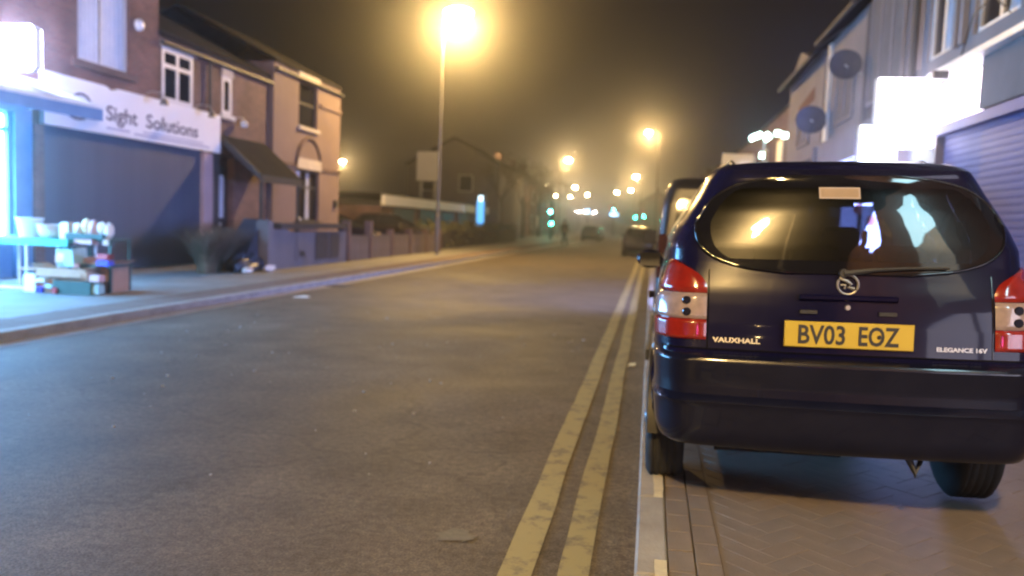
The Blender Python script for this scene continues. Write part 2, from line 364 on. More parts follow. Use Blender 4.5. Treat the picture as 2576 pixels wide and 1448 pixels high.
# left kerb: kerb stones and a brown brick edging course
kl = strip('kerb_left', M['kerb'], -6.64, -6.5, 0.085, -100, 300, thick=.1)
el = strip('brick_edging', M['sand'], -7.3, -6.64, 0.082, -100, 300, thick=.09)
km = None; y = 6.0; cnt = 0
while y < 42:
    L = .905
    mb = MB().cbox(-6.645, -6.497, 0, L-.008, 0, .105, .012)
    if km is None: ko = obj('kerb_stone', mb, M['kerb'], kl); km = ko.data
    else: ko = bpy.data.objects.new('kerb_stone', km); SC.collection.objects.link(ko); ko.parent = kl
    ko.location = (random.uniform(-.004, .004), y, random.uniform(-.002, .003)); y += L
em = obj('brick', MB().cbox(0, .213, 0, .1, 0, .1, .006), M['brown_brick'], el).data
bpy.data.objects.remove([o for o in bpy.data.objects if o.data == em][0])
y = 6.6; cnt = 0; stuffmb = MB()
while y < 42:
    for k in range(3):
        x = -7.3+.004+k*.218
        if cnt < 290:
            o = bpy.data.objects.new('brick', em); SC.collection.objects.link(o); o.parent = el; o.location = (x, y+(k % 2)*.03, random.uniform(-.003, .003)); cnt += 1
        else: stuffmb.cbox(x, x+.213, y, y+.1, 0, .1, .006)
    y += .106
obj('brick_course', stuffmb, M['brown_brick'], el, kind='stuff')
# right kerb
kr = strip('kerb_right', M['kerb'], 0.0, 0.125, 0.095, -100, 300, thick=.1)
y = 1.2
krm = obj('kerb_stone', MB().cbox(.002, .128, 0, .905-.006, 0, .112, .01), M['kerb'], kr); krm.location = (0, y, 0); y += .905
while y < 36:
    ko = bpy.data.objects.new('kerb_stone', krm.data); SC.collection.objects.link(ko); ko.parent = kr
    ko.location = (random.uniform(-.003, .003), y, random.uniform(-.002, .003)); y += .905
y = 2.72; kmk = None
while y < 15:
    mb = MB(); n = 6
    vs = [(.075+random.uniform(-.004, .004), .42*i/n, .1163) for i in range(n+1)] + [(.122+random.uniform(-.004, .004), .42*i/n, .1163) for i in range(n+1)]
    mb.add(vs, [(i, n+1+i, n+2+i, i+1) for i in range(n)])
    o = obj('kerb_mark', mb, M['white_mark'], kr, fix=False); o.location = (0, y, 0); y += 1.17
# right footway: block paving, 45 degree herringbone with a course along the kerb
pr_ = strip('pavement_right', M['sand'], 0.128, 3.86, 0.088, -100, 300, thick=.09)
blk = []
S = .1
yy = -1
while yy < 30:
    blk.append((.128+.055, yy, .104, .204, math.pi/2 if False else 0)); yy += .208
# running courses set at a slant (herringbone legs)
a45 = math.radians(45)
ca, sa = math.cos(a45), math.sin(a45)
hb = []
g = .1008
for i in range(-60, 420):
    for j in range(-420, 420):
        # herringbone lattice: horizontal brick at (j + i, i) offset pattern mod 4
        k = (j - i) % 4
        u = j*g; v = i*g
        if k == 0: c = (u+g, v+g/2, 0)      # lies along u, occupies cells j, j+1
        elif k == 3: c = (u+g/2, v+g, 1)    # lies along v, occupies cells i, i+1
        else: continue
        X = c[0]*ca - c[1]*sa; Y = c[0]*sa + c[1]*ca
        if .33 < X < 3.78 and 1.6 < Y < 15: hb.append((X, Y, c[2]))
hb.sort(key=lambda t: t[1])
pmA = obj('paver', MB().cbox(-.0997, .0997, -.0493, .0493, -.03, .012, .001), M['paver'], pr_).data
tmp = [o for o in bpy.data.objects if o.data == pmA][0]; bpy.data.objects.remove(tmp)
pmB = pmA.copy(); pmB.materials.clear(); pmB.materials.append(M['paver_b'])
n_ind = 0; st = MB()
allb = [(x, y, a45 + (math.pi/2 if o_ else 0)) for x, y, o_ in hb]
allb += [(.128+.055, y_, math.pi/2) for x_, y_, *_ in blk] + [(.128+.162, y_+.1, math.pi/2) for x_, y_, *_ in blk]
allb = [b for b in allb if b[1] < 15]
# the 270 in clearest view: in front of the car
def seen(b):
    x, y_, _ = b
    return 2.75 < y_ < 4.2 and x < 2.35 and not (y_ > 3.95 and x < 1.9)
for (x, y_, r_) in allb:
    dz = random.uniform(-.0012, .0012)
    if seen((x, y_, r_)) and n_ind < 290:
        o = bpy.data.objects.new('paver', pmA if random.random() < .6 else pmB); SC.collection.objects.link(o); o.parent = pr_
        o.location = (x, y_, .1+dz); o.rotation_euler = (0, 0, r_); n_ind += 1
    else:
        c, s_ = math.cos(r_), math.sin(r_); q = MB().cbox(-.0997, .0997, -.0493, .0493, 0, .042, .001)
        st.add([(x+a*c-b*s_, y_+a*s_+b*c, .07+dz+z) for a, b, z in q.v], q.f)
obj('paver_field', st, M['paver'], pr_, kind='stuff', fix=False)
strip('pavement_joint_fill', M['paver_b'], .343, .50, .1085, -100, 15)
strip('footway_far', M['footway'], .13, 3.86, .102, 15, 300)
# yellow lines, slightly wobbly hand laid paint, worn
def line(xc, w, y0, y1, z=.0045, step=.35, name='yellow_line', m=None, wob=.004):
    ys = []; y = y0
    while y < y1: ys.append(y); y += step if y < 20 else step*4
    vs = []
    for y in ys:
        o = wob*math.sin(y*1.7+xc*9)+random.uniform(-wob*.4, wob*.4)
        vs += [(xc-w/2+o+random.uniform(-.004, .004)+bx(y), y, z+gz(y)), (xc+w/2+o+random.uniform(-.004, .004)+bx(y), y, z+gz(y))]
    return obj(name, MB().add(vs, [(2*i, 2*i+1, 2*i+3, 2*i+2) for i in range(len(ys)-1)]), m or M['yellow_line'], kind='structure', fix=False)
line(-.478, .135, 1.5, 60); line(-.245, .125, 1.5, 60)

# ------------------------------------------------------------------ street lamps
def lamp(name, label, x, y, h, side, col=SODIUM, power=6000, light=True, group='sodium street lamps along the road', bracket=.75, r=.13, lens=None, k=1.0):
    t = thing(name, label, 'street lamp', (x+0, y, gz(y)+.09), 0, group)
    obj('column', MB().tube([(0, 0, 0), (0, 0, 1.5), (0, 0, 1.52), (0, 0, h-.05)], [.085, .085, .055, .04], 10), M['lamp_steel'], t, 40)
    obj('bracket_arm', MB().tube([(0, 0, h-.15), (side*.12, 0, h-.02), (side*bracket*.6, 0, h+.07), (side*bracket, 0, h+.09)], .025, 8), M['lamp_steel'], t, 40)
    hx = side*(bracket+.2)
    mb = MB()
    rings = []
    for (fx, wy, zt) in ((-.36, .05, .03), (-.26, .10, .08), (0, .14, .11), (.24, .13, .09), (.36, .05, .03)):
        rings.append([(hx+fx*side, wy*math.cos(q), h+.08+max(0, math.sin(q))*zt - (.02 if math.sin(q) < -.01 else 0)) for q in [2*math.pi*k/10 for k in range(10)]])
    vs = sum(rings, []); fs = [(i*10+k, i*10+(k+1) % 10, i*10+10+(k+1) % 10, i*10+10+k) for i in range(4) for k in range(10)]
    fs += [tuple(range(10)), tuple(range(40, 50))]
    hd = obj('lantern', mb.add(vs, fs), M['lamp_steel'], t, 40)
    mb = MB().lathe([(.03*k, h-.02-.13*k), (.10*k, h-.02-.105*k), (.145*k, h-.02-.05*k), (.155*k, h-.01), (.15*k, h+.04), (.11*k, h+.055+.02*k)], (0, 0, 0), 14)  # k enlarges the lens, building the lamp's glare into its shape
    mb.v = [(hx+a*1.15, b, c) for a, b, c in mb.v]
    obj('lens', mb, lens or M['E_lens'], hd, 60)
    if light:
        L = bpy.data.lights.new('lamp_light', 'POINT'); L.energy = power; L.color = col; L.shadow_soft_size = r
        lo = bpy.data.objects.new('lamp_light', L); SC.collection.objects.link(lo); lo.parent = t; lo.location = (hx, 0, h-.16-.12*k)
    return t
lamp('street_lamp', 'tall sodium street lamp glaring brightly above the left pavement beyond the brick house', -8.0, 29.6, 9.0, 1, power=7800, bracket=.35, k=3.0)
lamp('street_lamp', 'sodium street lamp behind the viewer, mirrored in the rear window of the parked people carrier', .4, -6.9, 7.85, -1, power=4200, bracket=1.3, lens=M['E_lens_near'], k=1.9)
far = [(-.56, 57, 1, 'second brightest street lamp, hanging right of centre over the right kerb'),
       (-8.69, 82, -1, 'street lamp over the left kerb, high between the two big lamps'),
       (-2.37, 106, 1, 'street lamp below and left of the brighter one over the right kerb'),
       (-37.2, 93, -1, 'single street lamp far off to the left, just beyond the pink rendered house'),
       (-18.61, 84, -1, 'faint street lamp above the cyan upright sign'),
       (-18.72, 142, -1, 'distant street lamp, leftmost of the small cluster over the road'),
       (-13.74, 143, 1, 'distant street lamp, top one of the small cluster over the road'),
       (-4.16, 150, 1, 'distant street lamp, right of a pair under the right-hand lamps'),
       (-7.26, 163, 1, 'distant street lamp, left of a pair under the right-hand lamps'),
       (-15.28, 190, 1, 'distant street lamp above the oncoming headlights'),
       (-25.77, 215, -1, 'distant street lamp, upper of two touching lights at the left of the cluster'),
       (-23.24, 229, 1, 'distant street lamp, lowest in the middle of the cluster'),
       (-34.3, 250, -1, 'distant street lamp, lower of two touching lights at the left of the cluster'),
       (-27.14, 175, -1, 'small dim street lamp left of the distant cluster, among bare trees')]
for i, (x, y, s, lab) in enumerate(far):
    sd = -1 if s == 1 else 1       # lantern hangs towards the road
    lamp('street_lamp', lab, x-sd*.75, y, 8.0-.1, sd, light=(y < 110), power=(1700 if y < 60 else 1300), bracket=.55, lens=M['E_lens_far'], k=1.0 if y < 60 else 1.6)

lamp('street_lamp', 'street lamp far behind the viewer on the left pavement', -8.2, -34, 7.9, 1, power=1500, bracket=.6, lens=M['E_lens_far'])
lamp('street_lamp', 'street lamp far behind the viewer on the right pavement', .5, -58, 7.9, -1, light=False, bracket=.9, lens=M['E_lens_near'])
# ------------------------------------------------------------------ windows for buildings on planes x = const
def wallbox(name, parent, m, fx, depth, y0, y1, z0, z1, holes=()):
    """wall facing the street; fx = face x, depth signed away from the street; holes = (y0,y1,z0,z1) real openings"""
    mb = MB(); ysp = sorted({y0, y1, *[h[0] for h in holes], *[h[1] for h in holes]}); zsp = sorted({z0, z1, *[h[2] for h in holes], *[h[3] for h in holes]})
    for i in range(len(ysp)-1):
        col = []
        for j in range(len(zsp)-1):
            cy_, cz = (ysp[i]+ysp[i+1])/2, (zsp[j]+zsp[j+1])/2
            if any(h[0] < cy_ < h[1] and h[2] < cz < h[3] for h in holes):
                col.append(None)
            else: col.append((zsp[j], zsp[j+1]))
        run = None
        for c in col+[None]:
            if c: run = [run[0], c[1]] if run else [c[0], c[1]]
            elif run: mb.box(min(fx, fx+depth), max(fx, fx+depth), ysp[i], ysp[i+1], run[0], run[1]); run = None
    return obj(name, mb, m, parent)
def window(parent, fx, sgn, y0, y1, z0, z1, fm, pm, ny=2, trans=None, fr=.06, sill=None, inset=.08, curtains=None, name='window'):
    """sgn: direction towards the street (+1 for left-side buildings)"""
    X = fx - sgn*inset
    mb = MB()
    def bb(a, b, c, d, t=.05): mb.box(min(X, X+sgn*t), max(X, X+sgn*t), a, b, c, d)
    bb(y0, y0+fr, z0, z1); bb(y1-fr, y1, z0, z1); bb(y0+fr, y1-fr, z0, z0+fr); bb(y0+fr, y1-fr, z1-fr, z1)
    for k in range(1, ny):
        yc = y0+(y1-y0)*k/ny; bb(yc-fr/2, yc+fr/2, z0+fr, z1-fr, .045)
    if trans: bb(y0+fr, y1-fr, trans-fr/2, trans+fr/2, .047)
    w = obj(name, mb, fm, parent)
    zs = [z0+fr] + ([trans-fr/2, trans+fr/2] if trans else []) + [z1-fr]
    for k in range(ny):
        a = y0+(y1-y0)*k/ny+fr*.5; b = y0+(y1-y0)*(k+1)/ny-fr*.5
        for q in range(0, len(zs), 2):
            obj('pane', MB().box(min(X+sgn*.012, X+sgn*.02), max(X+sgn*.012, X+sgn*.02), a, b, zs[q], zs[q+1]), pm, w)
    if curtains:
        for (a, b, cm) in curtains:
            mb = MB(); n = 14; vs = []
            for k in range(n+1):
                yy_ = a+(b-a)*k/n; xx = X+sgn*(.030+.012*math.sin(k*2.1)); vs += [(xx, yy_, z0+fr), (xx, yy_, z1-fr)]
            obj('curtain', mb.add(vs, [(2*k, 2*k+1, 2*k+3, 2*k+2) for k in range(n)]), cm, w, 80, fix=False)
    if sill:
        obj('sill', MB().box(min(fx, fx+sgn*.09), max(fx, fx+sgn*.09), y0-.08, y1+.08, z0-.11, z0-.002), sill, w)
    return w
def pitched_roof(parent, xf, xb, y0, y1, ze, zr, m, name='roof', over=.04):
    """roof ridge along y; xf front (street) x, xb back x"""
    s = 1 if xf > xb else -1
    xm = (xf+xb)/2; t = .12
    mb = MB()
    slope = (zr-ze)/abs(xf-xm)
    a = (xf+s*over, ze-slope*over); b = (xm, zr); c = (xb-s*over, ze-slope*over)
    for (p, q) in ((a, b), (c, b)):
        mb.prism([(p[0], y0, p[1]), (q[0], y0, q[1]), (q[0], y0, q[1]+t), (p[0], y0, p[1]+t)], (0, y1-y0, 0))
    r = obj(name, mb, m, parent)
    return r
def rollshutter(parent, fx, sgn, y0, y1, z0, z1, m, pitch=.075):
    """each slat its own piece, shallow curved, running along y"""
    sm = None; z = z0; n = 0
    prof = [(-.008, 0), (.001, .003), (.0035, pitch*.3), (.004, pitch*.5), (.0035, pitch*.7), (.001, pitch-.004), (-.008, pitch-.003)]
    while z < z1-.01:
        if sm is None:
            vs = [(sgn*a, y0, b) for a, b in prof]; o = obj('slat', MB().prism(vs, (0, y1-y0, 0)), m, parent, 50); sm = o.data
        else: o = bpy.data.objects.new('slat', sm); SC.collection.objects.link(o); o.parent = parent
        o.location = (fx, 0, z); z += pitch; n += 1

# ------------------------------------------------------------------ LEFT SIDE: shop with bright light, optician shop, rendered house
FX = -11.2
b1 = thing('brick_shop_building', 'tall red brick shop building at far left with bright shopfront and blue awning', 'building', (0, 0, 0))
wallbox('wall', b1, M['brick_red'], FX, -.3, 2.0, 16.9, 3.62, 8.6, [(14.29, 15.86, 4.28, 6.7), (8.2, 9.9, 4.28, 6.7)])
obj('side_wall', MB().box(-19, FX-.31, 16.6, 16.9, 0, 8.6), M['brick_red'], b1)
obj('back_wall', MB().box(-19.3, -19.0, 2, 16.9, 0, 8.6), M['brick_red'], b1)
pitched_roof(b1, FX, -19.3, 1.9, 17.0, 8.6, 11.6, M['roof'])
obj('gutter', MB().tube([(FX+.07, 1.9, 8.42), (FX+.07, 17.0, 8.42)], .06, 8), M['dark_frame'], b1, 60)
window(b1, FX, 1, 14.29, 15.86, 4.28, 6.7, M['white_frame'], M['pane'], 2, None, .05, None, .12, [(14.36, 15.02, M['curtain_white']), (15.12, 15.80, M['curtain_white'])])
window(b1, FX, 1, 8.2, 9.9, 4.28, 6.7, M['white_frame'], M['pane'], 2, None, .05, None, .12, [(8.3, 8.9, M['curtain'])])
obj('brick_sill', MB().box(FX, FX+.07, 14.1, 16.05, 4.12, 4.275), M['brick_brown'], b1)
obj('brick_sill', MB().box(FX, FX+.07, 8.0, 10.1, 4.12, 4.275), M['brick_brown'], b1)
# shopfront at far left
obj('shop_fascia', MB().box(FX-.1, FX+.05, 4.0, 12.9, 3.02, 3.6), M['blue_paint'], b1)
sf = obj('shop_window_frame', MB().box(FX-.15, FX-.02, 4.0, 12.62, .1, .72).box(FX-.12, FX, 12.52, 12.62, .722, 3.0).box(FX-.12, FX, 9.8, 9.88, .722, 3.0).box(FX-.12, FX, 7.0, 7.08, .722, 3.0).box(FX-.12, FX, 4.0, 4.08, .722, 3.0).box(FX-.1, FX-.01, 9.882, 12.518, 2.68, 2.74), M['blue_paint'], b1)
for a, b in ((4.08, 7.0), (7.08, 9.8), (9.88, 12.52)):
    obj('shop_window_light', MB().box(FX-.11, FX-.09, a+.003, b-.003, .76, 2.66 if b > 12 else 2.99), M['E_cyanwin'], b1)
obj('shop_window_light', MB().box(FX-.11, FX-.09, 9.885, 12.515, 2.745, 2.97), M['E_cyanwin'], b1)
obj('pilaster', MB().box(FX-.2, FX+.06, 12.625, 13.02, .1, 3.55), M['blue_paint'], b1)
obj('pilaster', MB().box(FX-.2, FX+.1, 13.023, 13.27, .1, 2.88), M['brick_brown'], b1, label='narrow brown brick pilaster')
obj('alarm_box', MB().lathe([(.13, 0), (.13, .06), (.09, .1)], (FX, 16.16, 5.38), 14, 'x'), M['white_plastic'], b1, 50)
bk = obj('light_bracket', MB().tube([(FX, 12.9, 5.7), (FX+.35, 12.9, 5.75), (FX+.5, 13.6, 5.7), (FX+.5, 14.2, 5.66)], .018, 6), M['steel'], b1)
for yy_ in (12.75, 13.9):
    obj('flood_lamp', MB().obox((FX+.5, yy_, 5.66), .13, .18, .07, .2), M['white_plastic'], bk)
# projecting lit sign box
lb = thing('light_box_sign', 'bright white rounded light box sign projecting above the blue awning at far left', 'sign', (0, 0, 0))
def roundrect(cx_, cz, w, h, r, n=5):
    pts = []
    for (sx, sz, a0) in ((1, 1, 0), (-1, 1, 90), (-1, -1, 180), (1, -1, 270)):
        for k in range(n+1):
            a = math.radians(a0+90*k/n); pts.append((cx_+sx*(w/2-r)+r*math.cos(a), cz+sz*(h/2-r)+r*math.sin(a)))
    return pts
pp = roundrect(-10.75, 4.02, .92, .76, .11)
obj('casing', MB().prism([(a, 12.1, b) for a, b in roundrect(-10.75, 4.02, .93, .77, .115)], (0, .16, 0)), M['white_plastic'], lb)
obj('lit_face', MB().prism([(a, 12.088, b) for a, b in pp], (0, .01, 0)), M['E_boxL'], lb)
obj('lit_face', MB().prism([(a, 12.262, b) for a, b in pp], (0, .01, 0)), M['E_boxL'], lb)
obj('bracket', MB().box(FX, -11.2, 12.15, 12.2, 3.8, 4.2).tube([(FX, 12.18, 4.2), (-10.9, 12.18, 4.2)], .02, 6), M['steel'], lb)
# awning
aw = thing('shop_awning', 'pale blue canvas awning sloping over the far left shopfront', 'awning', (0, 0, 0))
def sheet(vs, t=(0, 0, .02)): return MB().prism(vs, t)
ay0, ay1 = 5.0, 13.38
obj('canopy', sheet([(FX+.03, ay0, 3.66), (FX+.03, ay1, 3.66), (-10.0, ay1, 3.22), (-10.0, ay0, 3.12)]), M['awning_top'], aw)
obj('front_rail', MB().obox(((-9.985), (ay0+ay1)/2, 3.165), .05, ay1-ay0, .06, 0, math.atan2(.1, ay1-ay0)), M['white_plastic'], aw)
obj('valance', MB().prism([(-9.99, ay0, 3.13), (-9.99, ay1, 3.195), (-9.99, ay1, 2.98), (-9.99, ay0, 2.88)], (.012, 0, 0)), M['awning'], aw)
obj('end_cheek', MB().prism([(FX+.04, ay1+.002, 3.64), (-10.0, ay1+.002, 3.2), (-10.0, ay1+.002, 2.99), (-10.3, ay1+.002, 3.2)], (0, .012, 0)), M['awning'], aw)
for yy_ in (5.4, 12.9):
    obj('folding_arm', MB().tube([(FX+.05, yy_, 3.1), (-10.6, yy_-.35, 3.12), (-10.02, yy_, 3.12)], .022, 6), M['steel'], aw)

# building 2 : optician shop
b2 = thing('optician_shop', 'two storey brown brick optician shop with closed slate blue shutter and white sign', 'building', (0, 0, 0))
wallbox('wall', b2, M['brick_brown'], FX, -.3, 16.905, 22.2, 3.86, 5.35, [(17.02, 18.28, 3.9, 5.12), (19.62, 20.12, 3.95, 4.95)])
obj('wall', MB().box(FX-.3, FX, 13.275, 16.9, 3.625, 3.87), M['brick_red'], b2) if False else None
obj('lintel_wall', MB().box(FX-.3, FX-.002, 19.2, 22.2, 2.9, 3.858), M['brick_brown'], b2)
obj('side_wall', MB().box(-17.3, FX-.32, 21.9, 22.2, 0, 5.35), M['brick_brown'], b2)
pitched_roof(b2, FX, -17.3, 16.92, 22.3, 5.35, 6.9, M['roof'])
obj('gutter', MB().tube([(FX+.07, 16.93, 5.2), (FX+.07, 22.3, 5.2)], .055, 8), M['dark_frame'], b2, 60)
window(b2, FX, 1, 17.02, 18.28, 3.9, 5.12, M['white_frame'], M['pane'], 2, 4.72, .10, M['white_frame'], .04)
obj('lintel', MB().box(FX, FX+.04, 16.95, 18.4, 5.125, 5.26), M['stone'], b2)
window(b2, FX, 1, 19.62, 20.12, 3.95, 4.95, M['white_frame'], M['pane'], 1, None, .12, M['white_frame'], .04)
obj('arched_lintel', MB().prism([(FX+.002, 19.87+.30*math.cos(a), 4.95+.32*math.sin(a)) for a in [math.pi*k/10 for k in range(11)]], (.04, 0, 0)), M['stone'], b2)
obj('drainpipe', MB().tube([(FX+.07, 18.95, 5.15), (FX+.07, 18.95, 3.9)], .04, 8), M['dark_frame'], b2, 60)
sh = obj('roller_shutter', MB().box(FX-.08, FX-.05, 13.28, 18.7, .1, 2.9), M['shutter'], b2)
rollshutter(sh, FX-.03, 1, 13.30, 18.69, .11, 2.88, M['shutter'], .075)
obj('pilaster', MB().box(FX-.15, FX+.07, 18.70, 19.12, .1, 2.88), M['pilaster'], b2)
obj('stall_riser', MB().box(FX-.3, FX+.02, 19.125, 19.5, .1, 2.88), M['dark_frame'], b2)
dr = obj('door', MB().box(FX-.25, FX-.2, 19.5, 20.3, .1, 2.6), M['dark_frame'], b2)
obj('door_pane', MB().box(FX-.197, FX-.19, 19.66, 20.1, 1.25, 2.38), M['curtain_white'], dr)
obj('letter_plate', MB().box(FX-.197, FX-.185, 19.78, 20.0, 1.02, 1.12), M['white_plastic'], dr)
obj('back_wall_panel', MB().box(FX-.3, FX-.26, 19.5, 22.2, 0, 2.898), M['brick_brown'], b2)
obj('front_wall', MB().box(FX-.2, FX, 20.31, 22.18, .0, 2.898), M['brick_brown'], b2)
# sign board
sg = thing('shop_sign_board', 'long white shop sign reading Sight Solutions above the blue-grey shutter', 'sign', (0, 0, 0))
top = []
yA, yB = 13.28, 19.42
# board outline: unlit corners between swan neck lamps, shaped as dips in the top edge
for k in range(0, 61):
    yy_ = yA+(yB-yA)*k/60; ph = (yy_-15.17)/1.94
    d = 0.0
    for yn in (15.17, 17.03, 19.08):
        d = max(d, .075*math.exp(-((yy_-yn)/.11)**2))
    top.append((yy_, 3.88-d))
poly = [(FX+.005, a, b) for a, b in top] + [(FX+.005, yB, 2.915), (FX+.005, yA, 2.905)]
bd = obj('board', MB().prism(poly, (.09, 0, 0)), M['sign_white'], sg)
tx, w = textmesh('Sight', .43, frameM((FX+.097, 14.98, 3.20), (0, 1, 0), (0, 0, 1)), .003, 1.22, .006)
tx.v = [(a, b, c+.0*(b-14.98)) for a, b, c in tx.v]; obj('lettering', tx, M['ink'], sg, label='the word Sight')
tx, w = textmesh('Solutions', .43, frameM((FX+.097, 16.30, 3.20), (0, 1, 0), (0, 0, 1)), .003, 1.30, .006)
obj('lettering', tx, M['ink'], sg, label='the word Solutions')
for (a, b, z0, z1) in ((15.0, 15.75, 3.02, 3.06), (15.9, 18.9, 2.99, 3.03), (16.2, 18.6, 3.07, 3.10)):
    obj('small_print_line', MB().box(FX+.096, FX+.099, a, b, z0, z1), M['grey_ink'], sg)
ec = [(FX+.1, 14.25+.33*math.cos(a), 3.30+.30*math.sin(a)) for a in [math.radians(150-130*k/12) for k in range(13)]]
obj('eye_logo', MB().tube(ec, [.012+.014*math.sin(math.pi*k/12) for k in range(13)], 6), M['ink'], sg)
ec = [(FX+.1, 14.15+.36*math.cos(a), 3.33+.22*math.sin(a)) for a in [math.radians(200+140*k/12) for k in range(13)]]
obj('eye_logo', MB().tube(ec, [.01+.02*math.sin(math.pi*k/12) for k in range(13)], 6), M['ink'], sg)
obj('eye_logo', MB().lathe([(.10, 0), (.10, .008)], (FX+.096, 14.15, 3.26), 16, 'x'), M['ink'], sg)
for i, yy_ in enumerate((16.30, 18.25)):
    t = thing('swan_neck_lamp', ['unlit chrome swan neck spotlight over the word Sight', 'unlit chrome swan neck spotlight over the word Solutions'][i], 'spotlight', (FX+.09, yy_, 3.86), 0, 'swan neck spotlights on the sign')
    obj('arm', MB().tube([(0, 0, .08), (.15, 0, .13), (.38, 0, .10), (.45, 0, -.02)], .012, 6), M['steel'], t, 60)
    obj('lamp_head', MB().lathe([(.03, .06), (.05, .05), (.10, -.07), (.085, -.08)], (.45, 0, -.09), 14), M['chrome'], t, 50)
# porch lean-to between the optician and the house
pc = thing('lean_to_porch', 'dark lean-to porch roof between the white sign and the pink rendered house', 'porch', (0, 0, 0))
obj('roof', MB().prism([(FX, 19.6, 3.42), (-10.05, 19.6, 2.42), (-10.05, 19.6, 2.30), (FX, 19.6, 3.24)], (0, 2.45, 0)), M['roof'], pc)
obj('fascia_board', MB().box(-10.07, -10.03, 19.58, 22.07, 2.22, 2.41), M['dark_frame'], pc)
obj('gable_board', MB().prism([(FX, 19.56, 3.43), (-10.05, 19.56, 2.44), (-10.05, 19.56, 2.26), (FX, 19.56, 3.2)], (0, .035, 0)), M['dark_frame'], pc)
obj('post', MB().box(-10.15, -10.07, 19.7, 19.78, .1, 2.25), M['dark_frame'], pc)
obj('post', MB().box(-10.15, -10.07, 21.9, 21.98, .1, 2.25), M['dark_frame'], pc)
wl = thing('wall_lamp', 'small unlit white globe lamp on the wall above the porch roof', 'wall lamp', (FX, 20.45, 3.8))
obj('bracket', MB().tube([(0, 0, .16), (.16, 0, .16), (.18, 0, .08)], .015, 6), M['white_plastic'], wl)
obj('globe', MB().lathe([(.02, .09), (.08, .07), (.12, 0), (.09, -.08), (.02, -.1)], (.18, 0, 0), 14), M['white_plastic'], wl, 80)

# building 3 : pink rendered house
b3 = thing('rendered_house', 'two storey pink rendered house with arched ground floor window, end of the left terrace', 'house', (0, 0, 0))
HX = FX+.12
wallbox('front_wall', b3, M['render_pink'], HX, -.3, 22.3, 27.4, 0, 5.85, [(24.02, 25.42, 4.2, 5.62), (23.9, 25.66, 1.2, 2.86)])
obj('side_wall', MB().box(-17.3, HX-.303, 27.1, 27.4, 0, 5.85), M['brick_red'], b3)
obj('party_wall', MB().box(-17.3, HX-.303, 22.3, 22.6, 0, 5.85), M['render_pink'], b3)
obj('gable_wall', MB().prism([(HX-.01, 27.1, 5.852), (-17.3, 27.1, 5.852), (-14.24, 27.1, 7.3)], (0, .3, 0)), M['brick_red'], b3)
pitched_roof(b3, HX, -17.3, 22.32, 27.42, 5.85, 7.4, M['roof'])
obj('gutter', MB().tube([(HX+.07, 22.33, 5.66), (HX+.07, 27.5, 5.66)], .055, 8), M['dark_frame'], b3, 60)
window(b3, HX, 1, 24.02, 25.42, 4.2, 5.62, M['dark_frame'], M['pane'], 1, 4.95, .07, M['stone'], .14)
obj('lintel', MB().box(HX, HX+.05, 23.9, 25.54, 5.63, 5.86), M['stone'], b3)
window(b3, HX, 1, 23.9, 25.66, 1.2, 2.86, M['dark_frame'], M['pane'], 2, 2.3, .07, M['dark_frame'], .14, [(23.98, 24.42, M['curtain_white']), (24.85, 25.1, M['curtain'])])
obj('arch_panel', MB().prism([(HX+.002, 24.78+.85*math.cos(a), 2.87+.88*math.sin(a)) for a in [math.pi*k/16 for k in range(17)]], (.025, 0, 0)), M['render_pink'], b3)
obj('window_head', MB().box(HX+.03, HX+.07, 23.85, 25.7, 2.87, 3.2), M['stone'], b3)
obj('arch_moulding', MB().tube([(HX+.03, 24.78+.95*math.cos(a), 2.9+.97*math.sin(a)) for a in [math.pi*k/20 for k in range(21)]], .05, 6), M['brick_brown'], b3, 60)
obj('string_course', MB().box(HX, HX+.045, 22.3, 23.8, 2.90, 3.0).box(HX, HX+.045, 25.75, 27.4, 2.90, 3.0), M['brick_brown'], b3)
obj('cornice', MB().box(HX, HX+.06, 25.6, 27.4, 5.0, 5.1), M['render_pink'], b3)
obj('vent_box', MB().box(HX, HX+.1, 26.9, 27.1, 1.7, 1.95), M['dark_frame'], b3)
obj('window_flower', MB().lathe([(.05, 0), (.08, .06), (.03, .12)], (HX+.06, 23.98, 1.22), 8), M['white_plastic'], b3)

# front garden: low wall, piers, railings, overgrown grasses, tarpaulin heap
GX = -8.75
gw = thing('garden_wall', 'low painted garden wall with dark coping in front of the pink house', 'wall', (0, 0, 0))
obj('wall', MB().box(GX-.2, GX, 17.6, 18.5, 0, 1.05).box(GX-.2, GX, 18.502, 22.3, 0, .98), M['render_grey'], gw)
obj('coping', MB().box(GX-.26, GX+.06, 18.0, 22.2, 1.06, 1.2), M['dark_frame'], gw)
for a, b in ((18.95, 19.5), (20.1, 20.9), (21.05, 21.7)):
    obj('recess_panel', MB().box(GX+.001, GX+.02, a, b, .25, .95), M['dark_frame'] if a > 20 else M['render_grey'], gw)
obj('airbrick', MB().box(GX+.001, GX+.03, 19.1, 19.4, .36, .50), M['black'], gw)
obj('pier', MB().box(GX-.25, GX+.05, 17.35, 17.6, 0, 1.25), M['render_grey'], gw)
fn = thing('timber_fence', 'low dark timber board fence with posts beyond the pink house, before the parked cars', 'fence', (0, 0, 0))
y = 22.6; bm_ = None
while y < 33.0:
    if bm_ is None: o = obj('board', MB().box(GX-.02, GX, 0, .145, .1, .86), M['fence'], fn); bm_ = o.data
    else: o = bpy.data.objects.new('board', bm_); SC.collection.objects.link(o); o.parent = fn
    o.location = (random.uniform(-.004, .004), y, random.uniform(-.02, .015)); y += .157
obj('rail', MB().box(GX-.07, GX-.022, 22.5, 33, .3, .38), M['fence'], fn); obj('rail', MB().box(GX-.07, GX-.022, 22.5, 33, .7, .78), M['fence'], fn)
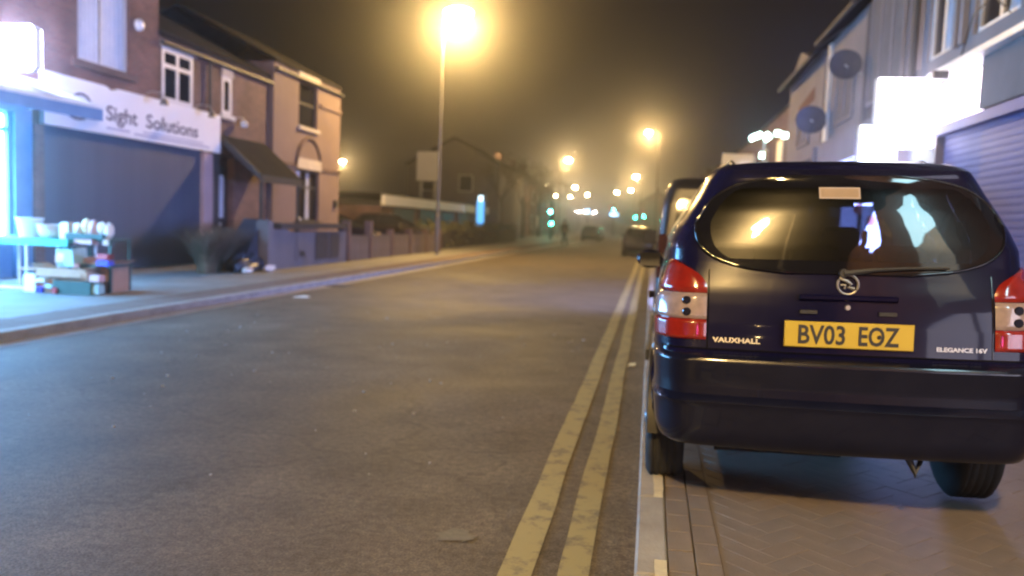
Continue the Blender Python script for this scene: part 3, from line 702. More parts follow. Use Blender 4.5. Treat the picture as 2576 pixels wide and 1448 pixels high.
for i, yy_ in enumerate((22.5, 24.35, 26.5, 28.6, 30.8, 32.9)):
    obj('post', MB().box(GX-.17, GX+.03, yy_-.1, yy_+.1, 0, 1.3 if i < 2 else 1.02), M['brick_brown'], fn)

def blades(name, cx_, cy_, z, n, r, h, m, seed, spread=.7):
    rnd = random.Random(seed); mb = MB()
    for _ in range(n):
        a = rnd.uniform(0, 2*math.pi); q = rnd.uniform(0, r); x0, y0 = cx_+q*.4*math.cos(a), cy_+q*.4*math.sin(a)
        hh = h*rnd.uniform(.5, 1.05); lean = rnd.uniform(.15, spread)*hh; w = rnd.uniform(.008, .02)
        px, py = -math.sin(a)*w, math.cos(a)*w
        pts = []
        for k in range(5):
            t = k/4; pts.append((x0+math.cos(a)*lean*t*t, y0+math.sin(a)*lean*t*t, z+hh*(t-.25*t*t*t*spread)))
        vs = []
        for k, p in enumerate(pts):
            s = 1-k/4*.85; vs += [(p[0]-px*s, p[1]-py*s, p[2]), (p[0]+px*s, p[1]+py*s, p[2])]
        mb.add(vs, [(2*k, 2*k+1, 2*k+3, 2*k+2) for k in range(4)])
    return mb
for i, (x, y, h, lab) in enumerate(((-9.3, 15.75, 1.15, 'dry arching grass clump beside the shutter, nearest the optician pilaster'), (-9.4, 16.5, 1.25, 'taller dry arching grass clump in the middle of the overgrown front garden'), (-9.5, 17.1, 1.2, 'dry arching grass clump against the garden wall pier'))):
    t = thing('pampas_grass', lab, 'plant', (0, 0, 0), 0, 'grass clumps in the front garden')
    obj('leaf_blades', blades('b', x, y, .1, 420, .5, h, M['straw'], 30+i, .75), M['straw'], t, fix=False)
    obj('green_blades', blades('b', x, y, .1, 240, .5, h*.8, M['leaf'], 60+i, .9), M['leaf'], t, fix=False)
def lump(cx_, cy_, cz, sx, sy, sz, seed, n=14, amp=.18):
    rnd = random.Random(seed); ph = [rnd.uniform(0, 6.28) for _ in range(8)]
    vs = []; fs = []
    for i in range(n+1):
        th = math.pi*i/n*.98+.01
        for k in range(n*2):
            a = 2*math.pi*k/(n*2)
            d = 1+amp*(math.sin(3*a+ph[0])*math.sin(2*th+ph[1])+.5*math.sin(7*a+ph[2]+2*th)+.4*math.sin(5*th+ph[3]+3*a))
            vs.append((cx_+sx*d*math.sin(th)*math.cos(a), cy_+sy*d*math.sin(th)*math.sin(a), max(cz-sz+.0, cz+sz*d*math.cos(th))))
    m2 = n*2
    for i in range(n):
        for k in range(m2): fs.append((i*m2+k, i*m2+(k+1) % m2, i*m2+m2+(k+1) % m2, i*m2+m2+k))
    fs += [tuple(range(m2)), tuple(range(n*m2, n*m2+m2))]
    return MB().add(vs, fs)
hp = MB()
hp.prism([(-8.95, 16.4, .1), (-8.95, 17.9, .1), (-8.95, 17.85, .65), (-8.95, 17.6, 1.28), (-8.95, 17.2, .95), (-8.95, 16.8, .45)], (-.5, 0, 0))
q = lump(-9.0, 16.9, .22, .3, .8, .22, 5, 16, .3); hp.add(q.v, q.f)
tag(obj('tarpaulin_heap', hp, M['bin_bag'], None, 50), 'dark blue tarpaulin heaped against the garden wall pier', 'tarpaulin')
for i, (x, y, s, lab) in enumerate(((-8.6, 16.2, .10, 'small pale rubbish scrap at the foot of the dry grass'), (-8.55, 17.1, .12, 'crumpled pale wrapper at the foot of the tarpaulin'))):
    tag(obj('litter', lump(x, y, .16, s, s*1.4, s*.6, 80+i, 6, .3), M['litter'], None, 40), lab, 'litter')

# ------------------------------------------------------------------ goods on the left pavement
tb = thing('display_table', 'green topped display table outside the bright shop at far left', 'table', (-9.6, 11.3, .095))
obj('table_top', MB().cbox(-1.4, .86, -.4, .42, .76, .80, .012), M['green_top'], tb)
obj('table_cloth_edge', MB().box(-1.41, .87, -.412, -.402, .70, .785), M['green_top'], tb)
for x, y in ((-.62, -.33), (.1, -.33), (-.62, .34), (.1, .34), (.78, .34)):
    obj('leg', MB().tube([(x, y, 0), (x, y, .76)], .022, 8), M['white_plastic'], tb, 50)
obj('foot_rail', MB().tube([(-.62, -.33, .02), (.05, -.33, .02)], .025, 8), M['white_plastic'], tb, 50)
tag(obj('bucket', MB().lathe([(.15, .9), (.19, 1.18), (.205, 1.19), (.205, 1.205), (.18, 1.2), (.14, .93)], (-9.68, 11.25, 0), 20), M['white_plastic'], None, 50), 'white plastic bucket standing on the green table', 'bucket')
for i, (x, z, s, lab) in enumerate(((-9.27, .9, .2, 'large white bowl on the green table beside the bucket'), (-9.33, .985, .17, 'smaller white bowl stacked in the large one on the green table'))):
    tag(obj('bowl', MB().lathe([(s*.5, z), (s*.85, z+.05), (s, z+.13), (s*.95, z+.13), (s*.5, z+.03)], (x, 11.22, 0), 20), M['white_plastic'], None, 50), lab, 'bowl')
tag(obj('paper_bag', MB().cbox(-9.08, -8.93, 11.15, 11.35, .9, 1.16, .03), M['white_plastic'], None), 'upright white paper bag at the right end of the green table', 'bag')
# produce stand right of the table
st_ = thing('produce_stand', 'stepped stand of packed goods at the right end of the green table', 'stand', (-8.55, 11.35, .095))
obj('shelf', MB().cbox(-.38, .38, -.25, .3, .80, .83, .004), M['dark_crate'], st_)
obj('shelf', MB().cbox(-.38, .42, -.3, .3, .40, .43, .004), M['dark_crate'], st_)
for x, y in ((-.35, -.2), (.35, -.2), (-.35, .26), (.35, .26)): obj('leg', MB().box(x-.02, x+.02, y-.02, y+.02, 0, .80), M['dark_crate'], st_)
goods = [(-8.83, 1.0, 'white_plastic', 'white packet at the left end of the top shelf'), (-8.70, 1.04, 'cream_pack', 'cream packet, tallest on the top shelf'), (-8.56, 1.0, 'pink_pack', 'pale pink packet in the middle of the top shelf'),
         (-8.43, 1.02, 'white_plastic', 'white packet right of the pink one on the top shelf'), (-8.29, .99, 'white_plastic', 'white packet at the right end of the top shelf')]
for i, (x, z, m_, lab) in enumerate(goods):
    q = lump(x, 11.25+.03*(i % 2), z+.06, .072, .07, .10+.02*(i % 3), 100+i, 8, .12)
    tag(obj('packet', q, M[m_], None, 50), lab, 'packet', 'packets on the produce stand')
tag(obj('crate', MB().box(-8.86, -8.22, 11.0, 11.09, .93, 1.0).box(-8.86, -8.22, 11.092, 11.4, .93, .945), M['dark_crate'], None), 'shallow dark crate under the packets on the top shelf', 'crate')
tag(obj('packet', MB().cbox(-8.72, -8.42, 11.02, 11.1, .845, .915, .01).box(-8.7, -8.44, 11.1, 11.2, .83, .9), M['pink_pack'], None), 'long pale pink packet lying under the dark crate', 'packet')
tag(obj('red_box', MB().cbox(-8.36, -8.18, 11.05, 11.2, .62, .70, .01), M['red_pack'], None), 'red box wedged at the right of the stand above the blue one', 'box')
tag(obj('blue_box', MB().cbox(-8.36, -8.16, 11.05, 11.2, .50, .60, .01), M['blue_pack'], None), 'bright blue box at the right of the stand below the red one', 'box')
def openbox(name, lab, c, sx, sy, sz, rz, m, flaps=True, tilt=0):
    t = thing(name, lab, 'box', c, rz)
    t.rotation_euler = (tilt, 0, rz)
    k = .008
    obj('box_body', MB().box(-sx/2, sx/2, -sy/2, -sy/2+k, 0, sz).box(-sx/2, sx/2, sy/2-k, sy/2, 0, sz).box(-sx/2, -sx/2+k, -sy/2+k, sy/2-k, 0, sz).box(sx/2-k, sx/2, -sy/2+k, sy/2-k, 0, sz).box(-sx/2+k, sx/2-k, -sy/2+k, sy/2-k, 0, k), m, t)
    if flaps:
        obj('flap', MB().obox((0, -sy/2-.07, sz-.05), sx, .17, .006, 0, math.radians(42)), m, t)
        obj('flap', MB().obox((-sx/2-.07, 0, sz+.03), .17, sy, .006, 0, 0, math.radians(25)), m, t)
        obj('flap', MB().obox((sx/2+.07, 0, sz+.02), .17, sy, .006, 0, 0, math.radians(-20)), m, t)
    return t
openbox('cardboard_box', 'large brown cardboard box with flaps hanging open under the produce stand', (-8.75, 10.98, .1), .72, .42, .36, .1, M['cardboard'])
openbox('cardboard_box', 'brown cardboard box behind, under the right end of the stand', (-8.45, 11.4, .1), .5, .4, .45, -.1, M['cardboard'])
openbox('teal_box', 'pale teal packing box resting on the open cardboard box', (-8.82, 11.12, .50), .34, .26, .27, -.2, M['teal_box'], False, .12)
openbox('plastic_crate', 'dark green plastic crate at pavement level in front of the stand', (-8.48, 10.8, .1), .6, .3, .2, .05, M['dark_crate'], False)
for i, (x, y, z, sx, sy, sz, m_, lab) in enumerate((
        (-9.20, 10.75, .1, .20, .16, .27, 'white_plastic', 'white carton standing on the pavement left of the open box'),
        (-9.02, 10.72, .26, .15, .10, .05, 'white_plastic', 'small white packet lying left of the green crate'),
        (-8.88, 10.70, .18, .12, .08, .05, 'teal_box', 'small pale packet lower down beside the green crate'),
        (-8.92, 10.98, .60, .13, .02, .09, 'white_plastic', 'white label card leaning on the teal box'),
        (-8.33, 10.78, .32, .12, .12, .12, 'cardboard', 'small tan packet on the right of the green crate'),
        (-8.16, 10.80, .30, .16, .14, .10, 'pink_pack', 'pink packet at the right end of the floor pile'),
        (-8.16, 10.78, .12, .17, .14, .14, 'teal_box', 'pale box at the bottom right of the floor pile'),
        (-9.28, 10.9, .42, .38, .22, .03, 'cardboard', 'torn cardboard flap lying on the pile at left'))):
    tag(obj('goods_packet', MB().cbox(x-sx/2, x+sx/2, y-sy/2, y+sy/2, z, z+sz, min(sx, sy, sz)*.12), M[m_], None), lab, 'packet')

rg_ = random.Random(44)
gm = ['white_plastic', 'pink_pack', 'cardboard', 'teal_box', 'cream_pack', 'red_pack', 'blue_pack', 'dark_crate']
spots = [(-8.95, 11.0, .54), (-8.62, 10.95, .46), (-8.6, 11.2, .53), (-8.9, 11.25, .9), (-8.3, 10.72, .1), (-8.72, 10.68, .1), (-8.98, 10.62, .1), (-9.12, 10.86, .1), (-8.25, 11.15, .84), (-8.7, 11.3, .98)]
kinds_ = ['tilted thin packet lodged in the open cardboard box', 'small packet on the rim of the open cardboard box', 'packet standing at the back of the lower shelf', 'small packet behind the white bag', 'small packet on the pavement at the right of the pile', 'small packet on the pavement before the green crate', 'low packet at the front left of the pile', 'packet wedged between carton and crate', 'small packet on the right end of the top shelf', 'small packet behind the crate on the top shelf']
for i_, ((x, y, z), lb_) in enumerate(zip(spots, kinds_)):
    m_ = MB().obox((0, 0, .05), rg_.uniform(.08, .16), rg_.uniform(.06, .12), rg_.uniform(.06, .12), rg_.uniform(0, 3), rg_.uniform(-.4, .4))
    m_.v = [(a+x, b+y, c+z) for a, b, c in m_.v]
    tag(obj('small_packet', m_, M[gm[i_ % 8]], None), lb_, 'packet')
# ------------------------------------------------------------------ far left: forecourt building, billboard, totem, terrace, trees
gb = thing('flat_roofed_garage', 'low dark garage building with long pale fascia beyond the lamp post', 'building', (0, 0, 0))
obj('wall', MB().box(-20, -14.2, 41, 68.6, 0, 2.05), M['brick_brown'], gb)
obj('fascia', MB().box(-14.2, -13.98, 41, 68.6, 2.08, 2.64), M['sign_white'], gb)
obj('roof', MB().box(-20, -14.22, 40.9, 68.7, 2.66, 2.74), M['roof'], gb)
for k in range(5):
    y0 = 43+k*5
    d_ = obj('garage_door', MB().box(-14.19, -14.14, y0, y0+3.8, .05, 1.95), M['dark_frame'], gb)
bb_ = thing('gable_building', 'plain gabled building behind the garage, faintly lit by the big street lamp', 'building', (0, 0, 0))
obj('wall', MB().box(-22, -13.5, 70.5, 84, 0, 6.3), M['render_grey'], bb_)
obj('gable_wall', MB().prism([(-22, 70.52, 6.3), (-13.5, 70.52, 6.3), (-17.75, 70.52, 8.6)], (0, 13.4, 0)), M['render_grey'], bb_)
pitched_roof(bb_, -13.4, -22.1, 70.3, 84.2, 6.3, 8.75, M['roof'])
for (a, b) in ((-20.6, 1.4), (-17.2, 1.4), (-20.6, 4), (-17.2, 4)):
    w_ = obj('window', MB().box(a, a+1.3, 70.42, 70.5, b, b+1.5), M['white_frame'], bb_)
    obj('pane', MB().box(a+.08, a+1.22, 70.40, 70.418, b+.08, b+1.42), M['pane'], w_)
bl = thing('hoarding', 'pale blank advertising board on posts left of the lamp column', 'billboard', (0, 0, 0))
obj('panel', MB().box(-18.0, -16.3, 60, 60.12, 4.36, 6.6), M['sign_white'], bl)
obj('frame', MB().box(-18.08, -16.22, 60.02, 60.14, 4.28, 4.355).box(-18.08, -16.22, 60.02, 60.14, 6.605, 6.68), M['dark_frame'], bl)
for x in (-17.7, -16.6): obj('post', MB().box(x-.08, x+.08, 60.15, 60.3, 0, 6.5), M['steel'], bl)
tt = thing('totem_sign', 'upright glowing cyan sign at the end of the pale fascia', 'sign', (0, 0, 0))
obj('casing', MB().box(-13.25, -12.5, 60.0, 60.28, 0, 3.6), M['dark_frame'], tt)
obj('lit_panel', MB().box(-13.16, -12.62, 59.96, 59.995, 1.08, 2.95), M['E_totem'], tt)
obj('lit_top', MB().box(-13.05, -12.72, 59.955, 59.995, 2.953, 3.35), M['E_totem_top'], tt)
rnd = random.Random(3)
def bare_tree(lab, x, y, h, seed, leafy=.4):
    rn = random.Random(seed); t = thing('street_tree', lab, 'tree', (x+0, y, gz(y)), 0, 'trees along the left pavement')
    mb = MB(); tips = []
    mb.tube([(0, 0, 0), (.05, 0, h*.25), (-.03, .04, h*.5)], [.16, .12, .09], 8)
    def br(p, d, L, r, lv):
        q = p + d*L; mid = p+d*L*.5+Vector((rn.uniform(-.1, .1), rn.uniform(-.1, .1), .04))*L
        mb.tube([p, mid, q], [r, r*.8, r*.6], 5, False)
        if lv == 0: tips.append(q); return
        for _ in range(3):
            nd = (d + Vector((rn.uniform(-.8, .8), rn.uniform(-.8, .8), rn.uniform(-.15, .6)))).normalized(); br(q, nd, L*rn.uniform(.6, .8), r*.6, lv-1)
    for _ in range(5):
        d = Vector((rn.uniform(-.8, .8), rn.uniform(-.8, .8), 1)).normalized(); br(Vector((-.03, .04, h*rn.uniform(.35, .5))), d, h*.2, .06, 3)
    obj('trunk', mb, M['bark'], t, fix=False)
    lm = MB()
    for p in tips:
        for _ in range(int(10*leafy)):
            c = p+Vector((rn.gauss(0, .3), rn.gauss(0, .3), rn.gauss(0, .25))); s = rn.uniform(.05, .1)
            u = Vector((rn.gauss(0, 1), rn.gauss(0, 1), rn.gauss(0, 1))).normalized(); w_ = u.orthogonal().normalized()
            lm.add([c-u*s, c+w_*s*.6, c+u*s, c-w_*s*.6], [(0, 1, 2, 3)])
    if lm.v: obj('crown', lm, M['leaf'], t, fix=False)
bare_tree('thin bare tree just right of the cyan upright sign', -11.6, 62, 6.5, 1, .3)
bare_tree('bare tree, second along from the cyan upright sign', -11.2, 70, 7.2, 2, .4)
bare_tree('bare tree, third along the left pavement beyond the cyan sign', -11.2, 80, 7.0, 3, .5)
bare_tree('bare tree near the distant left traffic signal', -11.2, 92, 7.0, 4, .4)
def hedge(lab, x0, x1, y0, y1, z1, seed, n=2600):
    rn = random.Random(seed); t = thing('hedge', lab, 'hedge', (0, 0, 0)); lm = MB()
    for _ in range(n):
        c = Vector((rn.uniform(x0, x1), rn.uniform(y0, y1), rn.uniform(0, 1)**.7*z1*rn.uniform(.85, 1.08)+.05)); s = rn.uniform(.06, .13)
        u = Vector((rn.gauss(0, 1), rn.gauss(0, 1), rn.gauss(0, 1))).normalized(); w_ = u.orthogonal().normalized()
        lm.add([c-u*s, c+w_*s*.6, c+u*s, c-w_*s*.6], [(0, 1, 2, 3)])
    obj('foliage', lm, M['leaf'], t, fix=False)
    obj('stems', MB().box(x0+.1, x1-.1, y0+.1, y1-.1, 0, z1*.75), M['bark'], t)
hedge('dark clipped hedge behind the left pavement between lamp post and cyan sign', -10.4, -9.3, 34, 56, 1.25, 5)
# further terraces
def terrace(lab, name, fx, back, y0, y1, ze, zr, m, n, sgn, lit=(), seed=0, z0=None):
    t = thing(name, lab, 'building', (bx((y0+y1)/2), 0, gz((y0+y1)/2)))
    rn = random.Random(seed); zb = -.5
    obj('wall', MB().box(min(fx, back), max(fx, back), y0, y1, zb, ze), m, t)
    obj('gable_wall', MB().prism([(fx, y0+.01, ze), (back, y0+.01, ze), ((fx+back)/2, y0+.01, zr-.1)], (0, y1-y0-.02, 0)), m, t)
    pitched_roof(t, fx, back, y0-.15, y1+.15, ze, zr, M['roof'])
    st_ = (y1-y0)/n
    for k in range(n):
        for lv, (za, zb_) in enumerate(((.9, 2.3), (3.5, 4.9))):
            yc = y0+st_*(k+.5); X = fx+sgn*.03
            w_ = obj('window', MB().box(min(fx, X), max(fx, X), yc-.65, yc+.65, za, zb_), M['white_frame'], t)
            obj('pane', MB().box(min(X, X+sgn*.01), max(X, X+sgn*.01), yc-.57, yc+.57, za+.08, zb_-.08), M['E_warmwin'] if (k, lv) in lit else M['pane'], w_)
        if k % 2 == 0: obj('chimney', MB().box((fx+back)/2-.3, (fx+back)/2+.3, y0+st_*k+.3, y0+st_*k+.9, zr-.4, zr+.9), M['brick_brown'], t)
terrace('brick terrace beyond the bare trees on the left side', 'terraced_house_row', -12.6, -20, 86, 108, 5.6, 8.0, M['brick_brown'], 5, 1, ((1, 0), (3, 1)), 1)
terrace('second brick terrace further along the left side', 'terraced_house_row', -21, -28, 112, 150, 5.6, 8.0, M['brick_red'], 8, 1, ((2, 0), (5, 0)), 2)
terrace('third terrace where the left side bends away', 'terraced_house_row', -31, -38, 165, 210, 5.6, 8.0, M['brick_brown'], 10, 1, ((2, 1), (7, 0)), 3)
terrace('farthest terrace on the left side near the headlights', 'terraced_house_row', -42, -50, 230, 300, 5.6, 8.0, M['brick_red'], 12, 1, ((4, 1),), 4)

# ------------------------------------------------------------------ RIGHT SIDE
RX = 3.8
def railing(): pass
# near shop with dark blue shutter (y 4..10.4) and lit fascia
s1 = thing('shuttered_shop', 'white rendered shop at right edge with closed dark blue roller shutter', 'building', (0, 0, 0))
wallbox('wall', s1, M['render_white'], RX, .3, 2.5, 13.15, 3.66, 7.2, [(9.7, 11.0, 3.95, 6.2), (5.4, 7.4, 3.95, 6.2), (11.75, 12.75, 3.95, 6.2)])
obj('wall_below', MB().box(RX+.1, RX+.3, 2.5, 13.15, .1, 3.655), M['render_grey'], s1)
for (a, b) in ((9.7, 11.0), (5.4, 7.4), (11.75, 12.75)):
    window(s1, RX, -1, a, b, 3.95, 6.2, M['white_frame'], M['pane'], 2, 5.5, .07, None, .1, [(a+.1, a+.45, M['curtain'])])
for yc in (9.45, 11.25, 11.5, 13.0):
    obj('wall_rib', MB().box(RX-.07, RX-.002, yc-.06, yc+.06, 3.9, 7.1), M['render_white'], s1)
obj('drainpipe', MB().tube([(RX-.12, 12.95, 3.7), (RX-.12, 12.95, 7.2)], .045, 8), M['dark_frame'], s1, 60)
obj('roof', MB().prism([(RX-.35, 2.4, 7.22), (RX+.02, 2.4, 7.22), (8.5, 2.4, 10.0), (8.4, 2.4, 10.15), (RX-.35, 2.4, 7.32)], (0, 10.85, 0)), M['roof'], s1)
fs_ = obj('fascia_board', MB().box(RX-.10, RX+.098, 2.5, 10.35, 2.95, 3.56), M['render_grey'], s1)
obj('fascia_trim', MB().box(RX-.22, RX+.098, 2.5, 11.95, 3.565, 3.64), M['white_frame'], s1)
rs = obj('roller_shutter', MB().box(RX+.06, RX+.09, 4.2, 11.82, .1, 2.93), M['shutter_r'], s1)
rollshutter(rs, RX+.04, -1, 4.2, 11.82, .11, 2.90, M['shutter_r'], .085)
obj('shutter_box', MB().box(RX-.10, RX+.02, 4.15, 11.84, 2.80, 2.925), M['shutter_r'], s1)
obj('pilaster', MB().box(RX-.06, RX+.098, 11.86, 12.08, .1, 2.92), M['shutter_brown'], s1)
ff = obj('lit_fascia_sign', MB().box(RX-.12, RX+.098, 10.38, 11.9, 2.93, 3.45), M['E_pink'], s1)
obj('shop_window_light', MB().box(RX+.03, RX+.08, 12.1, 13.1, 1.1, 2.1), M['E_shopcyan'], s1)
sh2 = obj('roller_shutter', MB().box(RX+.02, RX+.09, 12.09, 13.14, 2.2, 2.92), M['shutter_brown'], s1, label='brown roller shutter under the lit fascia')
obj('security_light', MB().obox((RX-.28, 11.2, 3.5), .18, .1, .1), M['dark_frame'], s1)
obj('cable', MB().tube([(RX-.02, 9.9, 3.95), (RX-.06, 10.3, 4.25), (RX-.06, 10.9, 4.15), (RX-.03, 11.3, 3.7)], .012, 5), M['dark_frame'], s1)
# shop behind the camera on the right, with lit window (mirrored in the car, lights the paving)
s0 = thing('lit_corner_shop', 'shop with bright window just behind the viewer, mirrored in the car rear window', 'building', (0, 0, 0))
wallbox('wall', s0, M['brick_red'], RX, .3, -14, 2.45, .1, 7.0, [(-3.6, 1.4, .6, 2.75)])
obj('shop_window_light', MB().box(RX+.12, RX+.14, -3.55, 1.35, .95, 2.7), M['E_shopR'], s0)
obj('window_frame', MB().box(RX+.02, RX+.08, -3.6, 1.4, .55, .64).box(RX+.02, RX+.08, -1.14, -1.06, .642, 2.7), M['dark_frame'], s0)
0 and obj('neon_strip', MB().box(RX-.06, RX-.02, -9.0, -8.0, 2.5, 2.75).box(RX-.06, RX-.02, -7.6, -7.2, 2.0, 2.5), M['E_pinkneon'], s0)
ww = obj('upstairs_window_light', MB().box(RX-.03, RX-.01, -2.2, -.5, 4.3, 6.0), M['E_upwin'], s0)
obj('upstairs_window_light', MB().box(RX-.03, RX-.01, -2.2, -.5, 3.2, 4.28), M['E_upwin_low'], s0)
for i_, (px_, py_, pz_, lab_) in enumerate(((3.36, 14.2, 1.86, 'pink glowing globe light, left one, seen through the car windows'), (3.58, 14.2, 1.68, 'pink glowing globe light, lower right one, seen through the car windows'))):
    g_t = thing('globe_light', lab_, 'light', (px_, py_, pz_), 0, 'pink globe lights by the shops')
    obj('globe', MB().lathe([(.01, .09), (.06, .06), (.085, 0), (.06, -.06), (.01, -.09)], (0, 0, 0), 14), M['E_pinkneon'], g_t, 80)
    obj('hanging_rod', MB().tube([(0, 0, .09), (0, 0, 1.0), (RX-px_, 0, 1.02)], .012, 6), M['steel'], g_t)
# projecting light boxes
def lightbox(lab, x0, x1, y, z0, z1, m, th=.18):
    t = thing('light_box_sign', lab, 'sign', (0, 0, 0), 0, 'lit projecting signs on the right')
    obj('casing', MB().box(x0, x1, y, y+th, z0, z1), M['white_plastic'], t)
    obj('lit_face', MB().box(x0+.01, x1-.01, y-.012, y-.002, z0+.01, z1-.01), m, t)
    obj('lit_face', MB().box(x0+.01, x1-.01, y+th+.002, y+th+.012, z0+.01, z1-.01), m, t)
    obj('bracket', MB().box(x1+.002, RX+.1, y+.06, y+.1, z0+.1, z0+.14).box(x1+.002, RX+.1, y+.06, y+.1, z1-.14, z1-.1), M['steel'], t)
lightbox('large glaring white light box sign projecting from the right-hand shops', 2.98, 3.78, 12.0, 2.66, 3.61, M['E_white'])
lightbox('smaller white light box sign, lower and farther than the big one', 3.14, 3.70, 13.5, 2.45, 3.15, M['E_white2'])
lightbox('small turquoise light box under the two white ones, just above the car roof', 2.98, 3.30, 13.9, 2.36, 2.62, M['E_cyanpane'], .12)
# C, B, A : terrace shops
def shopunit(lab, y0, y1, wallm, ze, roofdz=2.2, fascia=M['render_white'], shop=None, bay=None, zf=2.9, frontm=None):
    t = thing('terraced_shop', lab, 'building', (0, 0, 0))
    hol = []
    wallbox('wall', t, wallm, RX, .3, y0, y1, zf+.6, ze, [])
    obj('shopfront', MB().box(RX+.05, RX+.3, y0, y1, .1, zf), frontm or M['dark_frame'], t)
    obj('side_wall', MB().box(RX+.302, 9.5, y0+.002, y0+.25, 0, ze), M['brick_brown'], t)
    obj('roof', MB().prism([(RX-.3, y0, ze-.05), (6.6, y0, ze+roofdz), (9.8, y0, ze-.05), (9.8, y0, ze+.08), (6.6, y0, ze+roofdz+.13), (RX-.3, y0, ze+.08)], (0, y1-y0-.004, 0)), M['roof'], t)
    obj('fascia_board', MB().box(RX-.14, RX+.3, y0+.05, y1-.05, zf+.003, zf+.58), fascia, t)
    obj('gutter', MB().tube([(RX-.33, y0, ze-.03), (RX-.33, y1-.01, ze-.03)], .05, 8), M['dark_frame'], t, 60)
    return t
tC = shopunit('narrow grey terraced shop with tall curtained bay above the glaring signs', 13.2, 16.0, M['render_grey'], 6.3, frontm=M['shutter_brown'])
for k, yy_ in enumerate((13.5, 14.1, 14.7, 15.3)):
    obj('window_post', MB().box(RX-.05, RX-.002, yy_, yy_+.1, 3.7, 6.1), M['render_white'], tC)
window(tC, RX-.03, -1, 13.65, 15.7, 3.75, 5.9, M['render_white'], M['render_grey'], 3, None, .06, None, -.02)
tB = shopunit('white rendered terraced shop with round satellite dish beside the grey one', 16.02, 19.6, M['render_white'], 5.75, frontm=M['E_cyanpane'] if False else M['dark_frame'])
tA = shopunit('pale terraced shop with small dark red marking and lower satellite dish', 20.1, 25.0, M['render_white'], 5.6)
obj('gable_wall', MB().prism([(RX-.02, 20.1, 5.6), (RX-.02, 25.0, 5.5), (RX-.02, 24.9, 5.85), (RX-.02, 23.4, 6.35), (RX-.02, 21.9, 5.9), (RX-.02, 20.2, 5.75)], (.3, 0, 0)), M['render_white'], tA)
obj('painted_mark', MB().prism([(RX-.012, 21.2, 4.75), (RX-.012, 23.3, 4.55), (RX-.012, 23.3, 4.85), (RX-.012, 21.2, 5.05)], (.008, 0, 0)), M['red_print'], tA)
def bay(t, y0, y1, z0, z1, d=.55, m=None):
    pts = [(RX-.001, y0), (RX-d, y0+.45), (RX-d, y1-.45), (RX-.001, y1)]
    b = obj('bay_window', MB().prism([(x, y, z0) for x, y in pts], (0, 0, .55)), m or M['render_white'], t)
    obj('bay_head', MB().prism([(x, y, z1-.3) for x, y in pts], (0, 0, .3)), m or M['render_white'], b)
    for (p, q) in ((0, 1), (1, 2), (2, 3)):
        a = Vector((*pts[p], 0)); c = Vector((*pts[q], 0)); L = (c-a).length; d_ = (c-a)/L
        ang = math.atan2(d_.y, d_.x); mid = (a+c)/2
        zc = (z0+.55+z1-.3)/2; hh = z1-.3-z0-.55
        obj('pane', MB().obox((mid.x+.04, mid.y, zc), L-.12, .02, hh-.02, ang), M['pane'], b)
        for e in (a, c): obj('mullion', MB().box(e.x-.035, e.x+.035, e.y-.035, e.y+.035, z0+.552, z1-.302), M['white_frame'], b)
        obj('transom', MB().obox((mid.x, mid.y, z1-.9), L-.14, .05, .05, ang), M['white_frame'], b)
window(tB, RX, -1, 17.0, 18.6, 3.75, 5.0, M['render_white'], M['render_grey'], 2, None, .08, None, .0)
window(tA, RX, -1, 21.5, 23.2, 3.7, 4.5, M['render_white'], M['render_grey'], 2, None, .08, None, .0)
obj('corner_post', MB().box(RX-.06, RX-.002, 16.03, 16.2, 3.5, 5.7), M['render_grey'], tB)
obj('corner_post', MB().box(RX-.06, RX-.002, 19.3, 19.58, 3.5, 5.7), M['white_frame'], tB)
for (x, y, z, r, par, lab) in ((3.42, 16.2, 4.62, .30, None, 'round dark satellite dish on the white terraced shop, higher of two'), (3.42, 19.3, 4.0, .34, None, 'round dark satellite dish, lower of two on the right-hand shops')):
    t = thing('satellite_dish', lab, 'satellite dish', (x, y, z), 0, 'satellite dishes on the right-hand shops')
    mb = MB(); n = 20; rings = [(0.0, .07), (r*.5, .05), (r*.85, .015), (r, 0)]
    vs = []; fs = []
    for (q, h) in rings[1:]:
        vs += [(q*math.cos(2*math.pi*k/n), h, q*.92*math.sin(2*math.pi*k/n)) for k in range(n)]
    for i in range(2):
        fs += [(i*n+k, i*n+(k+1) % n, i*n+n+(k+1) % n, i*n+n+k) for k in range(n)]
    vs.append((0, .07, 0)); c = len(vs)-1; fs += [(c, (k+1) % n, k) for k in range(n)]
    obj('reflector', mb.add(vs, fs), M['dish'], t, 60, fix=False)
    obj('feed_arm', MB().tube([(0, .03, -r*.8), (0, -.32, -.08)], .012, 6), M['dish'], t)
    obj('wall_mount', MB().tube([(0, .06, 0), (.2, .1, -.15), (.38, .1, -.15)], .02, 6), M['steel'], t)
# lit panes low on B and C shopfronts
sfB = obj('lit_shop_window', MB().box(RX+.03, RX+.045, 16.3, 17.6, 1.15, 2.5), M['E_shopB'], tB)
obj('lit_shop_window', MB().box(RX+.03, RX+.045, 17.9, 18.7, 1.8, 2.3), M['E_cyanpane'], tB)
obj('lit_shop_window', MB().box(RX+.03, RX+.045, 13.35, 15.9, 1.15, 2.5), M['E_shopC'], tC)
